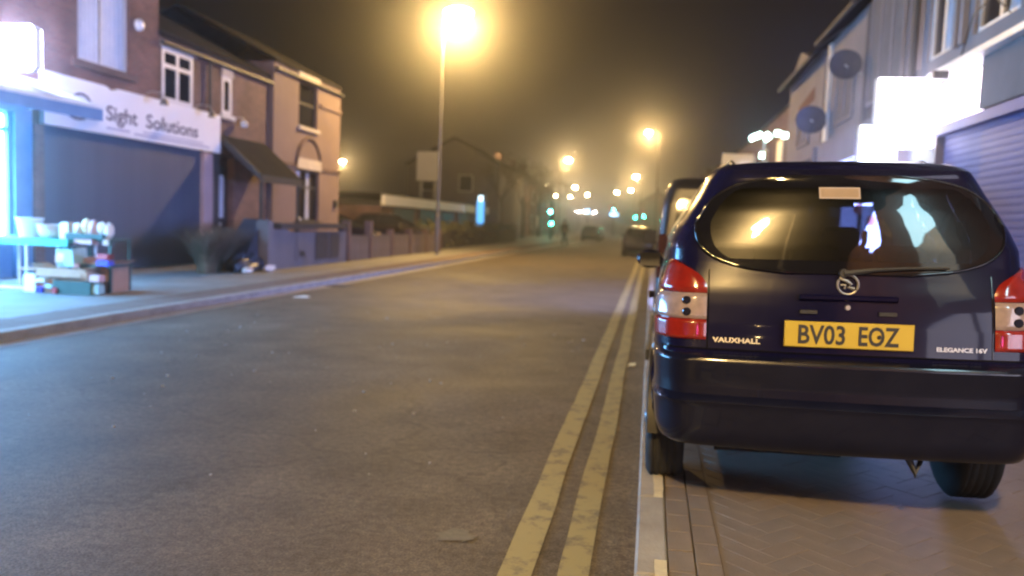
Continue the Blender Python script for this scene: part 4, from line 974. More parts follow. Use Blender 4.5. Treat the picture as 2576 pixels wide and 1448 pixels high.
# next terrace with eaves going away
terrace('long dark terrace receding on the right behind the parked cars', 'terraced_house_row', 4.6, 12, 25.8, 50, 5.9, 8.2, M['brick_brown'], 6, -1, ((1, 1),), 9)
terrace('farther terrace on the right side', 'terraced_house_row', 4.6, 12, 52, 98, 6.0, 8.2, M['brick_red'], 10, -1, ((2, 0), (6, 1)), 10)
terrace('distant terrace on the right where the road climbs', 'terraced_house_row', 4.6, 12, 102, 170, 5.6, 8.0, M['brick_brown'], 12, -1, ((3, 0), (8, 1)), 11)
terrace('farthest terrace on the right near the green signals', 'terraced_house_row', 4.0, 12, 174, 260, 5.6, 8.0, M['brick_red'], 12, -1, ((5, 0),), 12)
# shop blinds / awning on A
ab = thing('shop_awning', 'faded awning over the shopfront of the pale terraced shop with the red marking', 'awning', (0, 0, 0))
obj('canopy', MB().prism([(RX-.15, 20.4, 3.2), (RX-.15, 24.8, 3.2), (2.7, 24.8, 2.72), (2.7, 20.4, 2.72)], (0, 0, .03)), M['render_grey'], ab)
obj('valance', MB().box(2.68, 2.70, 20.4, 24.8, 2.48, 2.74), M['render_grey'], ab)
# flood lit board lights
fl = thing('flood_light_bar', 'bar of four mint white floodlights on a bracket above the far right shops', 'floodlight', (0, 0, 0))
obj('bar', MB().tube([(3.35, 30.1, 4.9), (5.0, 30.1, 4.95)], .025, 6).tube([(3.8, 30.12, 4.9), (3.8, 30.12, .1)], .04, 8), M['steel'], fl)
for (x, z, sx, sz, ry) in ((3.48, 4.80, .42, .16, -.45), (3.86, 4.80, .22, .24, -.7), (4.22, 4.93, .17, .17, 0), (4.47, 4.86, .17, .17, 0)):
    obj('flood_lamp', MB().obox((x, 30.0, z), sx, .12, sz, 0, 0, ry), M['E_mint'], fl)
obj('flood_lamp', MB().obox((3.72, 30.0, 4.15), .14, .1, .18), M['E_mint'], fl)
fb = thing('shop_fascia_sign', 'grey white shop sign panel with two bright lamps under it, beyond the pale shops', 'sign', (0, 0, 0))
obj('panel', MB().box(3.15, 4.8, 40, 40.2, 4.52, 5.1), M['sign_white'], fb)
obj('post', MB().box(4.7, 4.8, 40.21, 40.3, .1, 5.1), M['steel'], fb)
obj('lamp_tube', MB().box(4.0, 4.25, 39.9, 40.0, 4.34, 4.5), M['E_white'], fb); obj('lamp_tube', MB().box(4.42, 4.72, 39.9, 40.0, 4.36, 4.5), M['E_white'], fb)

# ------------------------------------------------------------------ distant lights: traffic signals, shop signs, moving cars
def signal(lab, x, y, z, m, both=False):
    t = thing('traffic_signal', lab, 'traffic light', (x, y, gz(y)), 0, 'distant green traffic signals')
    zz = z-gz(y)
    obj('post', MB().tube([(.0, .1, 0), (0, .1, zz+.9)], .055, 8), M['dark_frame'], t)
    hd = obj('signal_head', MB().cbox(-.17, .17, -.05, .09, zz-.2, zz+.8, .03), M['black'], t)
    for k in range(3):
        obj('signal_lens', MB().lathe([(.1, -.055), (.1, -.08)], (0, 0, zz+.3*k), 14, 'y'), m if k == 0 else M['pane'], hd)
        obj('visor', MB().obox((0, -.13, zz+.3*k+.12), .24, .15, .015), M['black'], hd)
signal('glowing turquoise traffic signal at the left kerb behind the pedestrian', -8.91, 71, 2.51, M['E_cyan'])
signal('lower small green signal on the left, under the turquoise one', -8.3, 67, 1.45, M['E_green'])
signal('green traffic signal right of the road, left one of a close pair', -2.71, 130, 3.0, M['E_green'])
signal('green traffic signal right of the road, dimmer right one of a close pair', -1.34, 132, 3.2, M['E_green'])
signal('distant turquoise signal over the middle of the road', -6.2, 131, 4.1, M['E_cyan'])
def farlight(lab, x, y, z, sx, sz, m):
    t = thing('lit_shop_sign', lab, 'sign', (x, y, z), 0, None)
    obj('panel', MB().box(-sx/2, sx/2, (-.05 if y > 0 else .201), (0 if y > 0 else .25), -sz/2, sz/2), m, t); obj('backing', MB().box(-sx/2-.05, sx/2+.05, .001, .2, -sz/2-.05, sz/2+.05), M['dark_frame'], t)
    obj('post', MB().box(-.06, .06, .06, .14, -(z-gz(y)), -sz/2-.052), M['dark_frame'], t)
farlight('bright bluish white lit sign at the far end of the road', -10.33, 130, 3.7, .5, .5, M['E_bluefar'])
farlight('small blue lit sign under the distant turquoise signal', -6.0, 128, 3.3, 1.1, .35, M['E_bluefar'])
farlight('small bright blue lit sign behind the viewer on the left, mirrored in the tailgate', -8.0, -22, 2.2, .5, .35, M['E_bluesign'])
farlight('bright blue lit strip behind the viewer, mirrored in the tailgate', -3.0+5.9, -24, 2.9, .8, .25, M['E_bluesign'])
farlight('pink lit sign behind the viewer on the right, mirrored in the tailgate', 3.2, -17, 2.6, .6, .3, M['E_pinksign'])
farlight('narrow pale lit shop window strip among the bare trees', -11.0, 66, 2.5, .3, .9, M['E_shopfar']) if False else None

# ------------------------------------------------------------------ cars
def contour(R, F, Wd, b, rcx, rcy, rf=.45, Wf=None, n1=12, n2=10, n3=30, n4=8, n5=8):
    """right half plan outline from rear centre to front centre; x>=0, y rear->front"""
    Wf = Wf or Wd*.93
    pts = []
    xe = Wd-rcx
    for i in range(n1):
        x = xe*i/n1; pts.append((x, R+b*(x/Wd)**2))
    ye = R+b*(xe/Wd)**2; sl = 2*b*xe/Wd**2
    p0 = Vector((xe, ye)); p2 = Vector((Wd, ye+rcy)); p1 = Vector((Wd, ye+sl*rcx))
    for i in range(n2):
        t = i/n2; q = p0*(1-t)**2+p1*2*t*(1-t)+p2*t*t; pts.append((q.x, q.y))
    yf = F-rf
    for i in range(n3):
        t = i/n3; y = p2.y+(yf-p2.y)*t
        x = Wd+(Wf-Wd)*max(0, (t-.6)/.4)**2
        pts.append((x, y))
    q0 = Vector((Wf, yf)); q1 = Vector((Wf, F-.05)); q2 = Vector((Wf*.62, F))
    for i in range(n4):
        t = i/n4; q = q0*(1-t)**2+q1*2*t*(1-t)+q2*t*t; pts.append((q.x, q.y))
    for i in range(n5+1):
        t = i/n5; pts.append((Wf*.62*(1-t), F+.02*math.sin(t*math.pi/2)))
    return pts
def lerp_tab(tab, z):
    if z <= tab[0][0]: return tab[0][1:]
    for a, b in zip(tab, tab[1:]):
        if a[0] <= z <= b[0]:
            t = (z-a[0])/(b[0]-a[0]) if b[0] > a[0] else 0
            return tuple(p+(q-p)*t for p, q in zip(a[1:], b[1:]))
    return tab[-1][1:]
# z, rear y, front y, half width, bulge, rcx, rcy
MPV = [(0.355, 0.160, 4.05, 0.702, .05, .14, .28), (0.365, 0.090, 4.18, 0.752, .05, .15, .30), (0.380, 0.045, 4.25, 0.787, .05, .16, .32), (0.440, 0.020, 4.28, 0.802, .05, .16, .33), (0.565, 0.006, 4.30, 0.812, .05, .16, .33),
       (0.580, 0.000, 4.30, 0.817, .05, .16, .33), (0.595, 0.010, 4.30, 0.814, .05, .16, .33), (0.610, 0.030, 4.29, 0.807, .05, .16, .33), (0.660, 0.034, 4.27, 0.808, .05, .16, .33), (0.735, 0.024, 4.22, 0.812, .05, .16, .33), (0.755, 0.022, 4.20, 0.814, .05, .16, .33), (0.770, 0.030, 4.18, 0.812, .05, .16, .33),
       (0.785, 0.060, 4.15, 0.804, .05, .15, .31), (0.800, 0.085, 4.12, 0.812, .05, .14, .30), (0.860, 0.094, 4.02, 0.814, .05, .14, .30), (0.920, 0.100, 3.80, 0.814, .05, .14, .30), (0.970, 0.108, 3.55, 0.810, .052, .14, .30), (1.000, 0.113, 3.38, 0.806, .053, .14, .30),
       (1.060, 0.125, 3.24, 0.794, .055, .14, .30), (1.120, 0.140, 3.14, 0.780, .06, .14, .30), (1.180, 0.152, 3.04, 0.762, .07, .14, .29), (1.260, 0.168, 2.91, 0.756, .075, .13, .28), (1.340, 0.186, 2.78, 0.721, .08, .13, .27),
       (1.420, 0.206, 2.64, 0.675, .08, .12, .26), (1.500, 0.232, 2.50, 0.627, .08, .12, .25), (1.555, 0.255, 2.40, 0.600, .08, .12, .24), (1.580, 0.255, 2.34, 0.583, .08, .12, .24), (1.600, 0.240, 2.28, 0.565, .09, .12, .24), (1.618, 0.250, 2.20, 0.545, .10, .14, .26), (1.635, 0.290, 2.08, 0.515, .10, .16, .3), (1.648, 0.400, 1.95, 0.465, .08, .2, .35), (1.656, 0.600, 1.80, 0.385, .05, .2, .35)]
HATCH = [(.18, .2, 3.75, .70, .05, .14, .28), (.3, .04, 3.92, .80, .05, .16, .32), (.5, .0, 3.97, .84, .05, .16, .33), (.68, .03, 3.94, .845, .05, .16, .33), (.74, .08, 3.88, .84, .05, .15, .31), (.84, .10, 3.55, .83, .05, .14, .30),
         (.93, .13, 3.05, .81, .06, .14, .30), (1.0, .18, 2.85, .78, .07, .14, .29), (1.12, .30, 2.62, .73, .08, .13, .28), (1.25, .44, 2.38, .67, .08, .12, .25), (1.34, .54, 2.15, .62, .08, .12, .24), (1.40, .62, 1.95, .56, .08, .14, .26), (1.425, .8, 1.7, .46, .05, .2, .35)]
def build_body(tab, zs, holes=None, arches=(), ra=.36):
    cs = []
    for z in zs:
        R, F, Wd, b, rx, ry = lerp_tab(tab, z); cs.append(contour(R, F, Wd, b, rx, ry))
    n = len(cs[0]); m = 2*n-2
    vs = []
    for z, c in zip(zs, cs):
        ring = [(x, y, z) for x, y in c] + [(-x, y, z) for x, y in c[1:-1]][::-1]
        vs += ring
    fs = []
    for i in range(len(zs)-1):
        for k in range(m):
            q = (i*m+k, i*m+(k+1) % m, (i+1)*m+(k+1) % m, (i+1)*m+k)
            cx_ = sum(vs[j][0] for j in q)/4; cy_ = sum(vs[j][1] for j in q)/4; cz = sum(vs[j][2] for j in q)/4
            if holes and holes(cx_, cy_, cz): continue
            if abs(cx_) > .6 and any((cy_-a)**2+(cz-.31)**2 < ra*ra for a in arches): continue
            fs.append(q)
    # roof cap rings
    last = len(zs)-1; base = last*m; cyc = sum(vs[base+k][1] for k in range(m))/m; prev = base
    for s, dz in ((.6, .008), (.25, .012)):
        st0 = len(vs)
        for k in range(m):
            p = vs[base+k]; vs.append((p[0]*s, cyc+(p[1]-cyc)*s, zs[-1]+dz))
        for k in range(m): fs.append((prev+k, prev+(k+1) % m, st0+(k+1) % m, st0+k))
        prev = st0
    vs.append((0, cyc, zs[-1]+.013)); c = len(vs)-1
    for k in range(m): fs.append((prev+k, prev+(k+1) % m, c))
    return MB().add(vs, fs)
def surf_rear(tab, x, z, off=0.0):
    R, F, Wd, b, rx, ry = lerp_tab(tab, z); c = contour(R, F, Wd, b, rx, ry); ax = min(abs(x), Wd-.002)
    half = [p for p in c if p[1] < 2.0]
    for (a, q) in zip(half, half[1:]):
        if a[0] <= ax <= q[0] and q[0] > a[0]:
            t = (ax-a[0])/(q[0]-a[0]); y = a[1]+(q[1]-a[1])*t; break
    else: y = half[-1][1]
    return Vector((x, y-off, z))
def surf_arc(tab, s, z, off, sign):
    """point at arc length s from the rear centre line along the plan outline, pushed out by off"""
    R, F, Wd, b, rx, ry = lerp_tab(tab, z); c = [Vector(p) for p in contour(R, F, Wd, b, rx, ry)]
    acc = 0
    for a, q in zip(c, c[1:]):
        L = (q-a).length
        if acc+L >= s:
            t = (s-acc)/L; p = a+(q-a)*t; d = (q-a)/L; nrm = Vector((d.y, -d.x)); p = p+nrm*off
            return Vector((sign*p.x, p.y, z))
        acc += L
    return Vector((sign*c[-1].x, c[-1].y, z))
def wheel(t, x, y, r=.31, w=.19, rim=True):
    s = 1 if x > 0 else -1
    o = obj('wheel', MB().lathe([(r*.62, -w/2+.01), (r*.75, -w/2-.004), (r*.9, -w/2), (r*.985, -w/2+.018)] + [(r-(.008 if k_ % 3 == 1 else 0), -w/2+.03+(w-.06)*k_/12) for k_ in range(13)] + [(r*.985, w/2-.018), (r*.9, w/2), (r*.75, w/2+.004), (r*.62, w/2-.01)], (x, y, r), 28, 'x'), M['tyre'], t, 40, label=None)
    if rim:
        obj('rim', MB().lathe([(r*.60, 0), (r*.55, s*.02), (r*.2, s*.0), (r*.12, s*.03)], (x+s*w*.42, y, r), 20, 'x'), M['rim'], o, 40)
    return o
# ---- the dark navy people carrier parked on the right footway
carR = thing('people_carrier', 'dark navy people carrier parked on the right pavement, seen from behind', 'car', (.86, 3.50, .108))
carR.rotation_euler = (0, math.radians(-1.2), math.radians(-1.0))
zs = []
z = .355
while z < 1.656: zs.append(z); z += .022
zs = sorted(set([round(a, 4) for a in zs]+[r[0] for r in MPV]))
zs = [a for i, a in enumerate(zs) if i == 0 or a-zs[i-1] > .004]
def win_half(z):   # half width of the rear window at height z (outer edge of glass)
    zc, hz = 1.36, .215
    t = (z-zc)/hz
    if abs(t) >= 1: return 0
    base = (.64 if t < 0 else .64-.11*t)
    return base*(1-abs(t)**(3.6 if t > 0 else 3.0))**(1/3.2)
def side_win(y, z):
    zb, zt = 1.02+.05*max(0, (1.2-y)), 1.52
    return .55 < y < 2.75 and zb < z < zt and y < 3.0-(z-1.0)*1.15+.0
def body_hole(x, y, z):
    if y < .75 and 1.15 < z < 1.57 and abs(x) < win_half(z)-.045: return True
    if abs(x) > .5 and .6 < y < 2.9 and side_win(y, z): return not (1.55 < y < 1.62 or .95 < y < 1.02)
    if y > 2.2 and abs(x) < .62 and 1.05 < z < 1.5: return True
    return False
up = build_body(MPV, [a for a in zs if a >= .784], body_hole, (.86, 3.52))
obj('body', up, M['navy'], carR, 35)
lo = build_body(MPV, [a for a in zs if a <= .786], None, (.86, 3.52))
# keep only the side walls of the lower part (drop the cap that build_body adds)
lo.f = [q for q in lo.f if max(lo.v[i][2] for i in q) <= .787]
obj('bumper', MB().add(lo.v, [q for q in lo.f if sum(lo.v[i][1] for i in q)/4 < .55]), M['bumper'], carR, 35, fix=True)
obj('lower_body', MB().add(lo.v, [q for q in lo.f if sum(lo.v[i][1] for i in q)/4 >= .55]), M['navy'], carR, 35, fix=True)
obj('underbody', MB().box(-.66, .66, .42, 4.0, .29, .36), M['black'], carR)
obj('rear_axle', MB().tube([(-.62, .86, .30), (.62, .86, .30)], .04, 8), M['black'], carR)
obj('silencer', MB().tube([(-.5, .62, .29), (.1, .62, .29)], .075, 12), M['black'], carR, 50)
obj('spare_wheel_well', MB().lathe([(.30, .24), (.33, .26), (.33, .36)], (.12, 1.5, 0), 20), M['black'], carR, 50)
obj('towing_eye', MB().tube([(.27, .16, .40), (.31, .13, .30), (.35, .15, .40)], .022, 6), M['black'], carR)
for s in (-1, 1):
    for ya in (.86, 3.52):
        wheel(carR, s*.745, ya)
        obj('wheel_arch_liner', MB().add([(s*(.60 if j else .835), ya+.37*math.cos(a), .31+.37*math.sin(a)) for j in (0, 1) for a in [math.pi*k/14 for k in range(15)]], [(k, k+1, 16+k, 15+k) for k in range(14)]), M['black'], carR, 60, fix=False)
        obj('arch_trim', MB().tube([(s*(lerp_tab(MPV, .31+.365*math.sin(a))[2]+.002), ya+.365*math.cos(a), .31+.365*math.sin(a)) for a in [math.pi*(k/18) for k in range(19)]], .012, 6), M['navy'], carR, 60)
# rear glass
def glass_grid(half, z0, z1, off, nx=36, nz=16, ring=None):
    vs = []
    for j in range(nz+1):
        z = z0+(z1-z0)*j/nz; h = half(z)
        for i in range(nx+1): vs.append(surf_rear(MPV, -h+2*h*i/nx, z, off))
    fs = []
    for j in range(nz):
        for i in range(nx): fs.append((j*(nx+1)+i, j*(nx+1)+i+1, (j+1)*(nx+1)+i+1, (j+1)*(nx+1)+i))
    return vs, fs
vs, fs = glass_grid(lambda z: max(.02, win_half(z)), 1.149, 1.571, .012, 40, 24)
inner = lambda p: abs(p[0]) < win_half(p[2])-.05 and 1.195 < p[2] < 1.525
cen = lambda q: sum((Vector(vs[i]) for i in q), Vector())/4
rg = obj('rear_window', MB().add(vs, [q for q in fs if inner(cen(q))]), M['car_glass'], carR, 80, fix=False)
fr_ = obj('window_surround', MB().add(vs, [q for q in fs if not inner(cen(q))]), M['frit'], rg, 80, fix=False)
# chrome-like seal around the window
ringp = []
for k in range(60):
    a = 2*math.pi*k/60; zc, hz = 1.36, .213
    z = zc+hz*math.sin(a); ringp.append((a, z))
seal = []
for k in range(31):
    z = 1.149+(.422)*(k/30)
    seal.append(surf_rear(MPV, win_half(max(1.1452, min(1.5748, z))), z, .010))
pts = [Vector((-p.x, p.y, p.z)) for p in seal] + seal[::-1]
obj('window_seal', MB().tube(pts+[pts[0]], .007, 6, False), M['frit'], rg, 80)
# side glass
for s in (-1, 1):
    for (ya, yb) in ((.50, .96), (1.01, 1.56), (1.61, 2.86)):
        g_ = []; nx, nz = 8, 8
        for j in range(nz+1):
            z = 1.0+.05*max(0, (1.2-ya))+(1.53-1.0)*j/nz
            z = min(z, 1.53)
            ymax = min(yb, 3.02-(z-1.0)*1.15)
            for i in range(nx+1):
                y = ya+(max(ymax, ya+.02)-ya)*i/nx
                R, F, Wd, b, rx, ry = lerp_tab(MPV, z); g_.append((s*(Wd+.003 - (.0 if y > .75 else .0)), max(y, R+b+ry-.05), z))
        obj('side_window', MB().add(g_, [(j*(nx+1)+i, j*(nx+1)+i+1, (j+1)*(nx+1)+i+1, (j+1)*(nx+1)+i) for j in range(nz) for i in range(nx)]), M['car_glass'], carR, 80, fix=False)
# windscreen
g_ = []
for j in range(7):
    z = 1.04+(1.51-1.04)*j/6; R, F, Wd, b, rx, ry = lerp_tab(MPV, z)
    for i in range(9): x = -.64+1.28*i/8; g_.append((x, F+.012-.10*abs(x/.64)**3, z))
obj('windscreen', MB().add(g_, [(j*9+i, j*9+i+1, j*9+10+i, j*9+9+i) for j in range(6) for i in range(8)]), M['car_glass'], carR, 80, fix=False)
# interior
for (x, y, w_, zt) in ((-.42, 1.0, .42, 1.02), (0.02, 1.0, .40, 1.02), (.45, 1.0, .42, 1.02), (-.36, 2.1, .5, 1.12), (.36, 2.1, .5, 1.12)):
    s_ = obj('seat', MB().cbox(x-w_/2, x+w_/2, y, y+.16, .45, zt, .04), M['seat'], carR)
    obj('headrest', MB().cbox(x-.12, x+.12, y+.02, y+.12, zt+.04, zt+.24, .03), M['seat'], s_)
obj('dashboard', MB().box(-.68, .68, 2.75, 3.1, .75, 1.0), M['seat'], carR)
obj('cabin_floor', MB().box(-.72, .72, .25, 3.1, .40, .44), M['seat'], carR)
obj('parcel_shelf', MB().box(-.62, .62, .36, .92, 1.02, 1.04), M['seat'], carR)
# tail lamps
def patch(name, m, zr, sin, sout, off, par, sign, ns=10, nz=10, e=.012):
    outer = []; 
    for j in range(nz+1):
        z = zr[0]+(zr[1]-zr[0])*j/nz
        for i in range(ns+1):
            s = sin(z)+(sout(z)-sin(z))*i/ns
            edge = (i in (0, ns)) or (j in (0, nz)); outer.append(surf_arc(MPV, s, z, off-(e if edge else 0), sign))
    return obj(name, MB().add(outer, [(j*(ns+1)+i, j*(ns+1)+i+1, (j+1)*(ns+1)+i+1, (j+1)*(ns+1)+i) for j in range(nz) for i in range(ns)]), m, par, 60)
for s in (-1, 1):
    tl = thing('tail_lamp', '', '', (0, 0, 0)); tl.parent = carR
    del tl['label']; del tl['category']
    si = lambda z: .585+(.0 if z < 1.06 else .17*((z-1.06)/.13)**2.4)
    so = lambda z: .90-(.0 if z < 1.0 else .12*((z-1.0)/.19)**2)
    patch('red_lens', M['lens_red'], (.842, .930), si, so, .018, tl, s)
    patch('clear_lens', M['lens_white'], (.932, 1.045), si, so, .020, tl, s)
    patch('red_lens', M['lens_red'], (1.047, 1.19), si, so, .018, tl, s)
    for zc in (.962, 1.012):
        p = surf_arc(MPV, .67, zc, .021, s)
        obj('bulb_reflector', MB().lathe([(.020, 0), (.016, -.006)], tuple(p), 12, 'y'), M['bumper'], tl)
# number plate
def on_rear(x, z, off): return surf_rear(MPV, 0, z, off)+Vector((x, 0, 0))
py = surf_rear(MPV, 0, .888, 0).y
pl = obj('number_plate', MB().cbox(-.26, .26, -.0555, .0555, 0, .012, .004), M['plate'], carR)
pl.data.transform(Matrix.Translation((0, py-.012, .888)) @ Matrix.Rotation(math.radians(90), 4, 'X') @ Matrix.Rotation(0, 4, 'Z'))
txt, w = textmesh('BV03', .112, frameM((-.208, py-.026, .851), (1, 0, 0), (0, 0, 1)), .0015, .86, .0022)
w1 = w; k1 = .195/w; txt.v = [(-.208+(a+.208)*k1, b, c) for a, b, c in txt.v]; obj('plate_lettering', txt, M['black'], pl, label='black characters BV03')
txt, w = textmesh('EOZ', .112, frameM((.036, py-.026, .851), (1, 0, 0), (0, 0, 1)), .0015, .86, .0022)
k1 = .165/w; txt.v = [(.036+(a-.036)*k1, b, c) for a, b, c in txt.v]; obj('plate_lettering', txt, M['black'], pl, label='black characters EOZ')
obj('plate_screw', MB().lathe([(.009, 0), (.007, -.004)], (.122, py-.028, .888), 10, 'y'), M['black'], pl)
# plate recess lip and handle
obj('tailgate_handle', MB().cbox(-.20, .20, -.012, .012, 0, .022, .006), M['navy'], carR).data.transform(Matrix.Translation((0, surf_rear(MPV, 0, 1.045, 0).y+.002, 1.045)) @ Matrix.Rotation(math.radians(90), 4, 'X'))
obj('handle_button', MB().lathe([(.013, 0), (.010, -.008)], (0, surf_rear(MPV, 0, 1.005, 0).y, 1.005), 10, 'y'), M['chrome'], carR, 40)
for xx in (-.16, .16): obj('plate_light', MB().box(xx-.035, xx+.035, surf_rear(MPV, 0, .985, 0).y-.012, surf_rear(MPV, 0, .985, 0).y+.003, .975, .99), M['black'], carR)
# badges
cb = surf_rear(MPV, 0, 1.10, 0)
bd_ = obj('emblem', MB(), M['chrome'], carR) if False else None
em_ = MB(); n = 28; ringv = [(.042*math.cos(2*math.pi*k/n), cb.y-.006, 1.102+.042*math.sin(2*math.pi*k/n)) for k in range(n+1)]
em_.tube(ringv, .0055, 6, False)
em_.tube([(-.028, cb.y-.007, 1.125), (-.005, cb.y-.008, 1.118), (.012, cb.y-.008, 1.104), (.0, cb.y-.008, 1.092), (.026, cb.y-.007, 1.084)], [.005, .008, .007, .006, .008], 6)
em_.tube([(-.03, cb.y-.007, 1.10), (-.01, cb.y-.008, 1.10), (-.014, cb.y-.008, 1.084)], .005, 6)
obj('emblem', em_, M['chrome'], carR, 50, label='round chrome emblem on the tailgate')
def badge(txtb, x0, z, w_, h):
    yb_ = min(surf_rear(MPV, x0, z, 0).y, surf_rear(MPV, x0+w_, z, 0).y)
    a = surf_rear(MPV, x0, z, .004); b = surf_rear(MPV, x0+w_, z, .004)
    tx_, wd = textmesh(txtb, h*1.35, Matrix.Identity(4), .0015, 1.0, .0008)
    k_ = w_/wd
    tx_.v = [tuple(surf_rear(MPV, x0+p[0]*k_, z+p[1], .003+p[2])) for p in tx_.v]
    obj('badge_lettering', tx_, M['chrome'], carR)
badge('VAUXHALL', -.555, .835, .20, .022)
badge('ELEGANCE 16V', .355, .835, .20, .018)
# sticker
so_ = surf_rear(MPV, 0, 1.495, .016)
stk = obj('window_sticker', MB().box(-.085, .085, -.002, 0, -.028, .028), M['sticker_edge'], rg); 
stk.data.transform(Matrix.Translation((-.035, so_.y, 1.495)) @ Matrix.Rotation(math.radians(-26), 4, 'X'))
sk2 = obj('sticker_face', MB().box(-.077, .077, -.004, -.0025, -.02, .02), M['sticker'], stk)
sk2.data.transform(Matrix.Translation((-.035, so_.y, 1.495)) @ Matrix.Rotation(math.radians(-26), 4, 'X'))
# wiper
wp = [surf_rear(MPV, x, z, .03) for x, z in ((-.02, 1.150), (.10, 1.168), (.24, 1.178), (.40, 1.182))]
obj('wiper', MB().tube(wp, [.014, .009, .007, .006], 6).lathe([(.022, 0), (.018, -.03)], (-.02, surf_rear(MPV, 0, 1.15, 0).y, 1.15), 12, 'y'), M['black'], carR, 50)
# crease from wiper spindle down each side of the tailgate panel
for s in (-1, 1):
    obj('tailgate_seam', MB().tube([surf_arc(MPV, .578, z, .0005, s) for z in [.80+.35*k/12 for k in range(13)]], .0035, 5), M['frit'], carR)
obj('tailgate_edge', MB().tube([surf_arc(MPV, max(.001, .80*abs(t)), .803, .003, 1 if t >= 0 else -1) for t in [k/20-1 for k in range(41)]], .004, 5), M['frit'], carR)
for s in (-1, 1):
    obj('bumper_seam', MB().tube([surf_arc(MPV, sa_, .795, .002, s) for sa_ in (.80, .9, 1.0, 1.1)], .004, 5), M['frit'], carR)
# mirrors, rails
for s in (-1, 1):
    mr = obj('door_mirror', lump(s*.885, 2.62, 1.10, .10, .05, .07, 300+s, 8, .03), M['navy'], carR, 60)
    obj('mirror_glass', MB().obox((s*.885, 2.566, 1.10), .15, .008, .10, s*.25), M['mirror'], mr)
    obj('mirror_arm', MB().tube([(s*.78, 2.66, 1.05), (s*.84, 2.63, 1.07)], .02, 6), M['black'], mr)
    obj('roof_rail', MB().tube([(s*.45, .70, 1.650), (s*.455, .80, 1.672), (s*.47, 1.3, 1.676), (s*.455, 1.9, 1.672), (s*.44, 2.02, 1.648)], .014, 6), M['black'], carR, 50)
    obj('door_handle', MB().obox((s*.845, 1.45, .93), .03, .18, .03), M['navy'], carR)
    obj('side_rub_strip', MB().obox((s*.857, 2.1, .60), .02, 1.9, .06), M['black'], carR)

# ---- tall dark van parked on the pavement ahead of the people carrier
VAN = [(.24, .2, 4.2, .74, .03, .1, .14), (.34, .04, 4.4, .83, .03, .1, .14), (.55, .0, 4.45, .86, .03, .1, .14), (.95, .02, 4.3, .87, .03, .1, .14), (1.05, .03, 3.9, .865, .03, .1, .14), (1.25, .05, 3.55, .85, .03, .1, .14), (1.6, .09, 3.2, .815, .03, .1, .14), (1.80, .13, 3.0, .77, .03, .12, .16), (1.88, .20, 2.85, .71, .03, .14, .2), (1.905, .3, 2.7, .63, .03, .14, .2)]
vt = thing('parked_van', 'tall dark van parked on the right pavement directly ahead of the people carrier', 'van', (.93, 9.3, .108))
obj('body', build_body(VAN, [round(.24+.04*k, 3) for k in range(42)]+[1.905], lambda x, y, z: 1.1 < z < 1.7 and ((y < .3 and abs(x) < .66) or (y > 2.7 and abs(x) < .7) or (abs(x) > .6 and .4 < y < 3.0)), (.8, 3.5), .36), M['dark_car'], vt, 35)
g_ = build_body([(r[0], r[1]+.012, r[2]-.012, r[3]-.012, *r[4:]) for r in VAN], [1.04, 1.2, 1.4, 1.6, 1.76], None)
obj('window_glass', g_, M['pane'], vt, 35)
for s in (-1, 1):
    for ya in (.8, 3.5): wheel(vt, s*.75, ya)
    obj('tail_lamp', MB().cbox(s*.80-.05, s*.80+.05, -.0, .12, .75, 1.25, .02), M['lens_smoked'], vt)
    obj('door_mirror', MB().obox((s*.95, 3.0, 1.18), .18, .1, .2), M['dark_car'], vt)
obj('number_plate', MB().box(-.26, .26, -.02, .0, .62, .73), M['plate'], vt)
# ---- parked hatchbacks along the street
def hatch(lab, paint, x, y, z, rz, group, tail=None, head=None):
    t = thing('parked_car' if head is None else 'moving_car', lab, 'car', (x, y, z), rz, group)
    zz = sorted(set([round(.18+.04*k, 3) for k in range(31)]+[r[0] for r in HATCH]))
    def hol(x_, y_, z_):
        return .92 < z_ < 1.33 and ((y_ < .8 and abs(x_) < .55) or (y_ > 2.0 and abs(x_) < .58) or (abs(x_) > .5 and .7 < y_ < 2.5 and not 1.45 < y_ < 1.53))
    obj('body', build_body(HATCH, zz, hol, (.68, 3.2), .34), paint, t, 35)
    g_ = build_body([(r[0], r[1]+.012, r[2]-.012, r[3]-.012, *r[4:]) for r in HATCH], [.90, 1.0, 1.12, 1.25, 1.35], None)
    g_.f = [q for q in g_.f if max(g_.v[i][2] for i in q) < 1.352]
    obj('window_glass', g_, M['car_glass'] if False else M['pane'], t, 35)
    for s in (-1, 1):
        for ya in (.68, 3.2): wheel(t, s*.73, ya, .29, .18)
        obj('tail_lamp', MB().cbox(s*.70-.08, s*.70+.08, .02, .2, .66, .88, .02), M['lens_smoked'], t)
        obj('headlamp', MB().lathe([(.13, 0), (.11, .05)], (s*.56, 3.91, .62), 12, 'y'), M['E_head'] if head else M['lens_white'], t)
        obj('door_mirror', MB().obox((s*.88, 2.45, .98), .16, .1, .11), paint, t)
    obj('number_plate', MB().box(-.26, .26, .03, .05, .56, .67), M['plate'], t)
    return t
hatch('dark hatchback parked at the right kerb ahead of the people carrier', M['dark_car'], -.62, 41, 0, 0, 'cars parked along the right kerb')
hatch('silver hatchback parked at the right kerb beyond the dark one', M['silver'], -.70, 46.5, 0, 0, 'cars parked along the right kerb')
hatch('white hatchback parked at the right kerb, third in the line', M['white_car'], -.8, 52, 0, 0, 'cars parked along the right kerb')
hatch('dark hatchback parked at the right kerb, farthest in the line', M['dark_car'], -.9, 57.5, 0, 0, 'cars parked along the right kerb')
hatch('red hatchback parked at the right kerb near the lamp post', M['red_car'], -1.1, 64, 0, 0, 'cars parked along the right kerb')
hatch('dark car on the forecourt behind the timber fence, nearer the lamp column', M['dark_car'], -13.2, 34.2, .17, math.radians(-90), 'cars on the left forecourt')
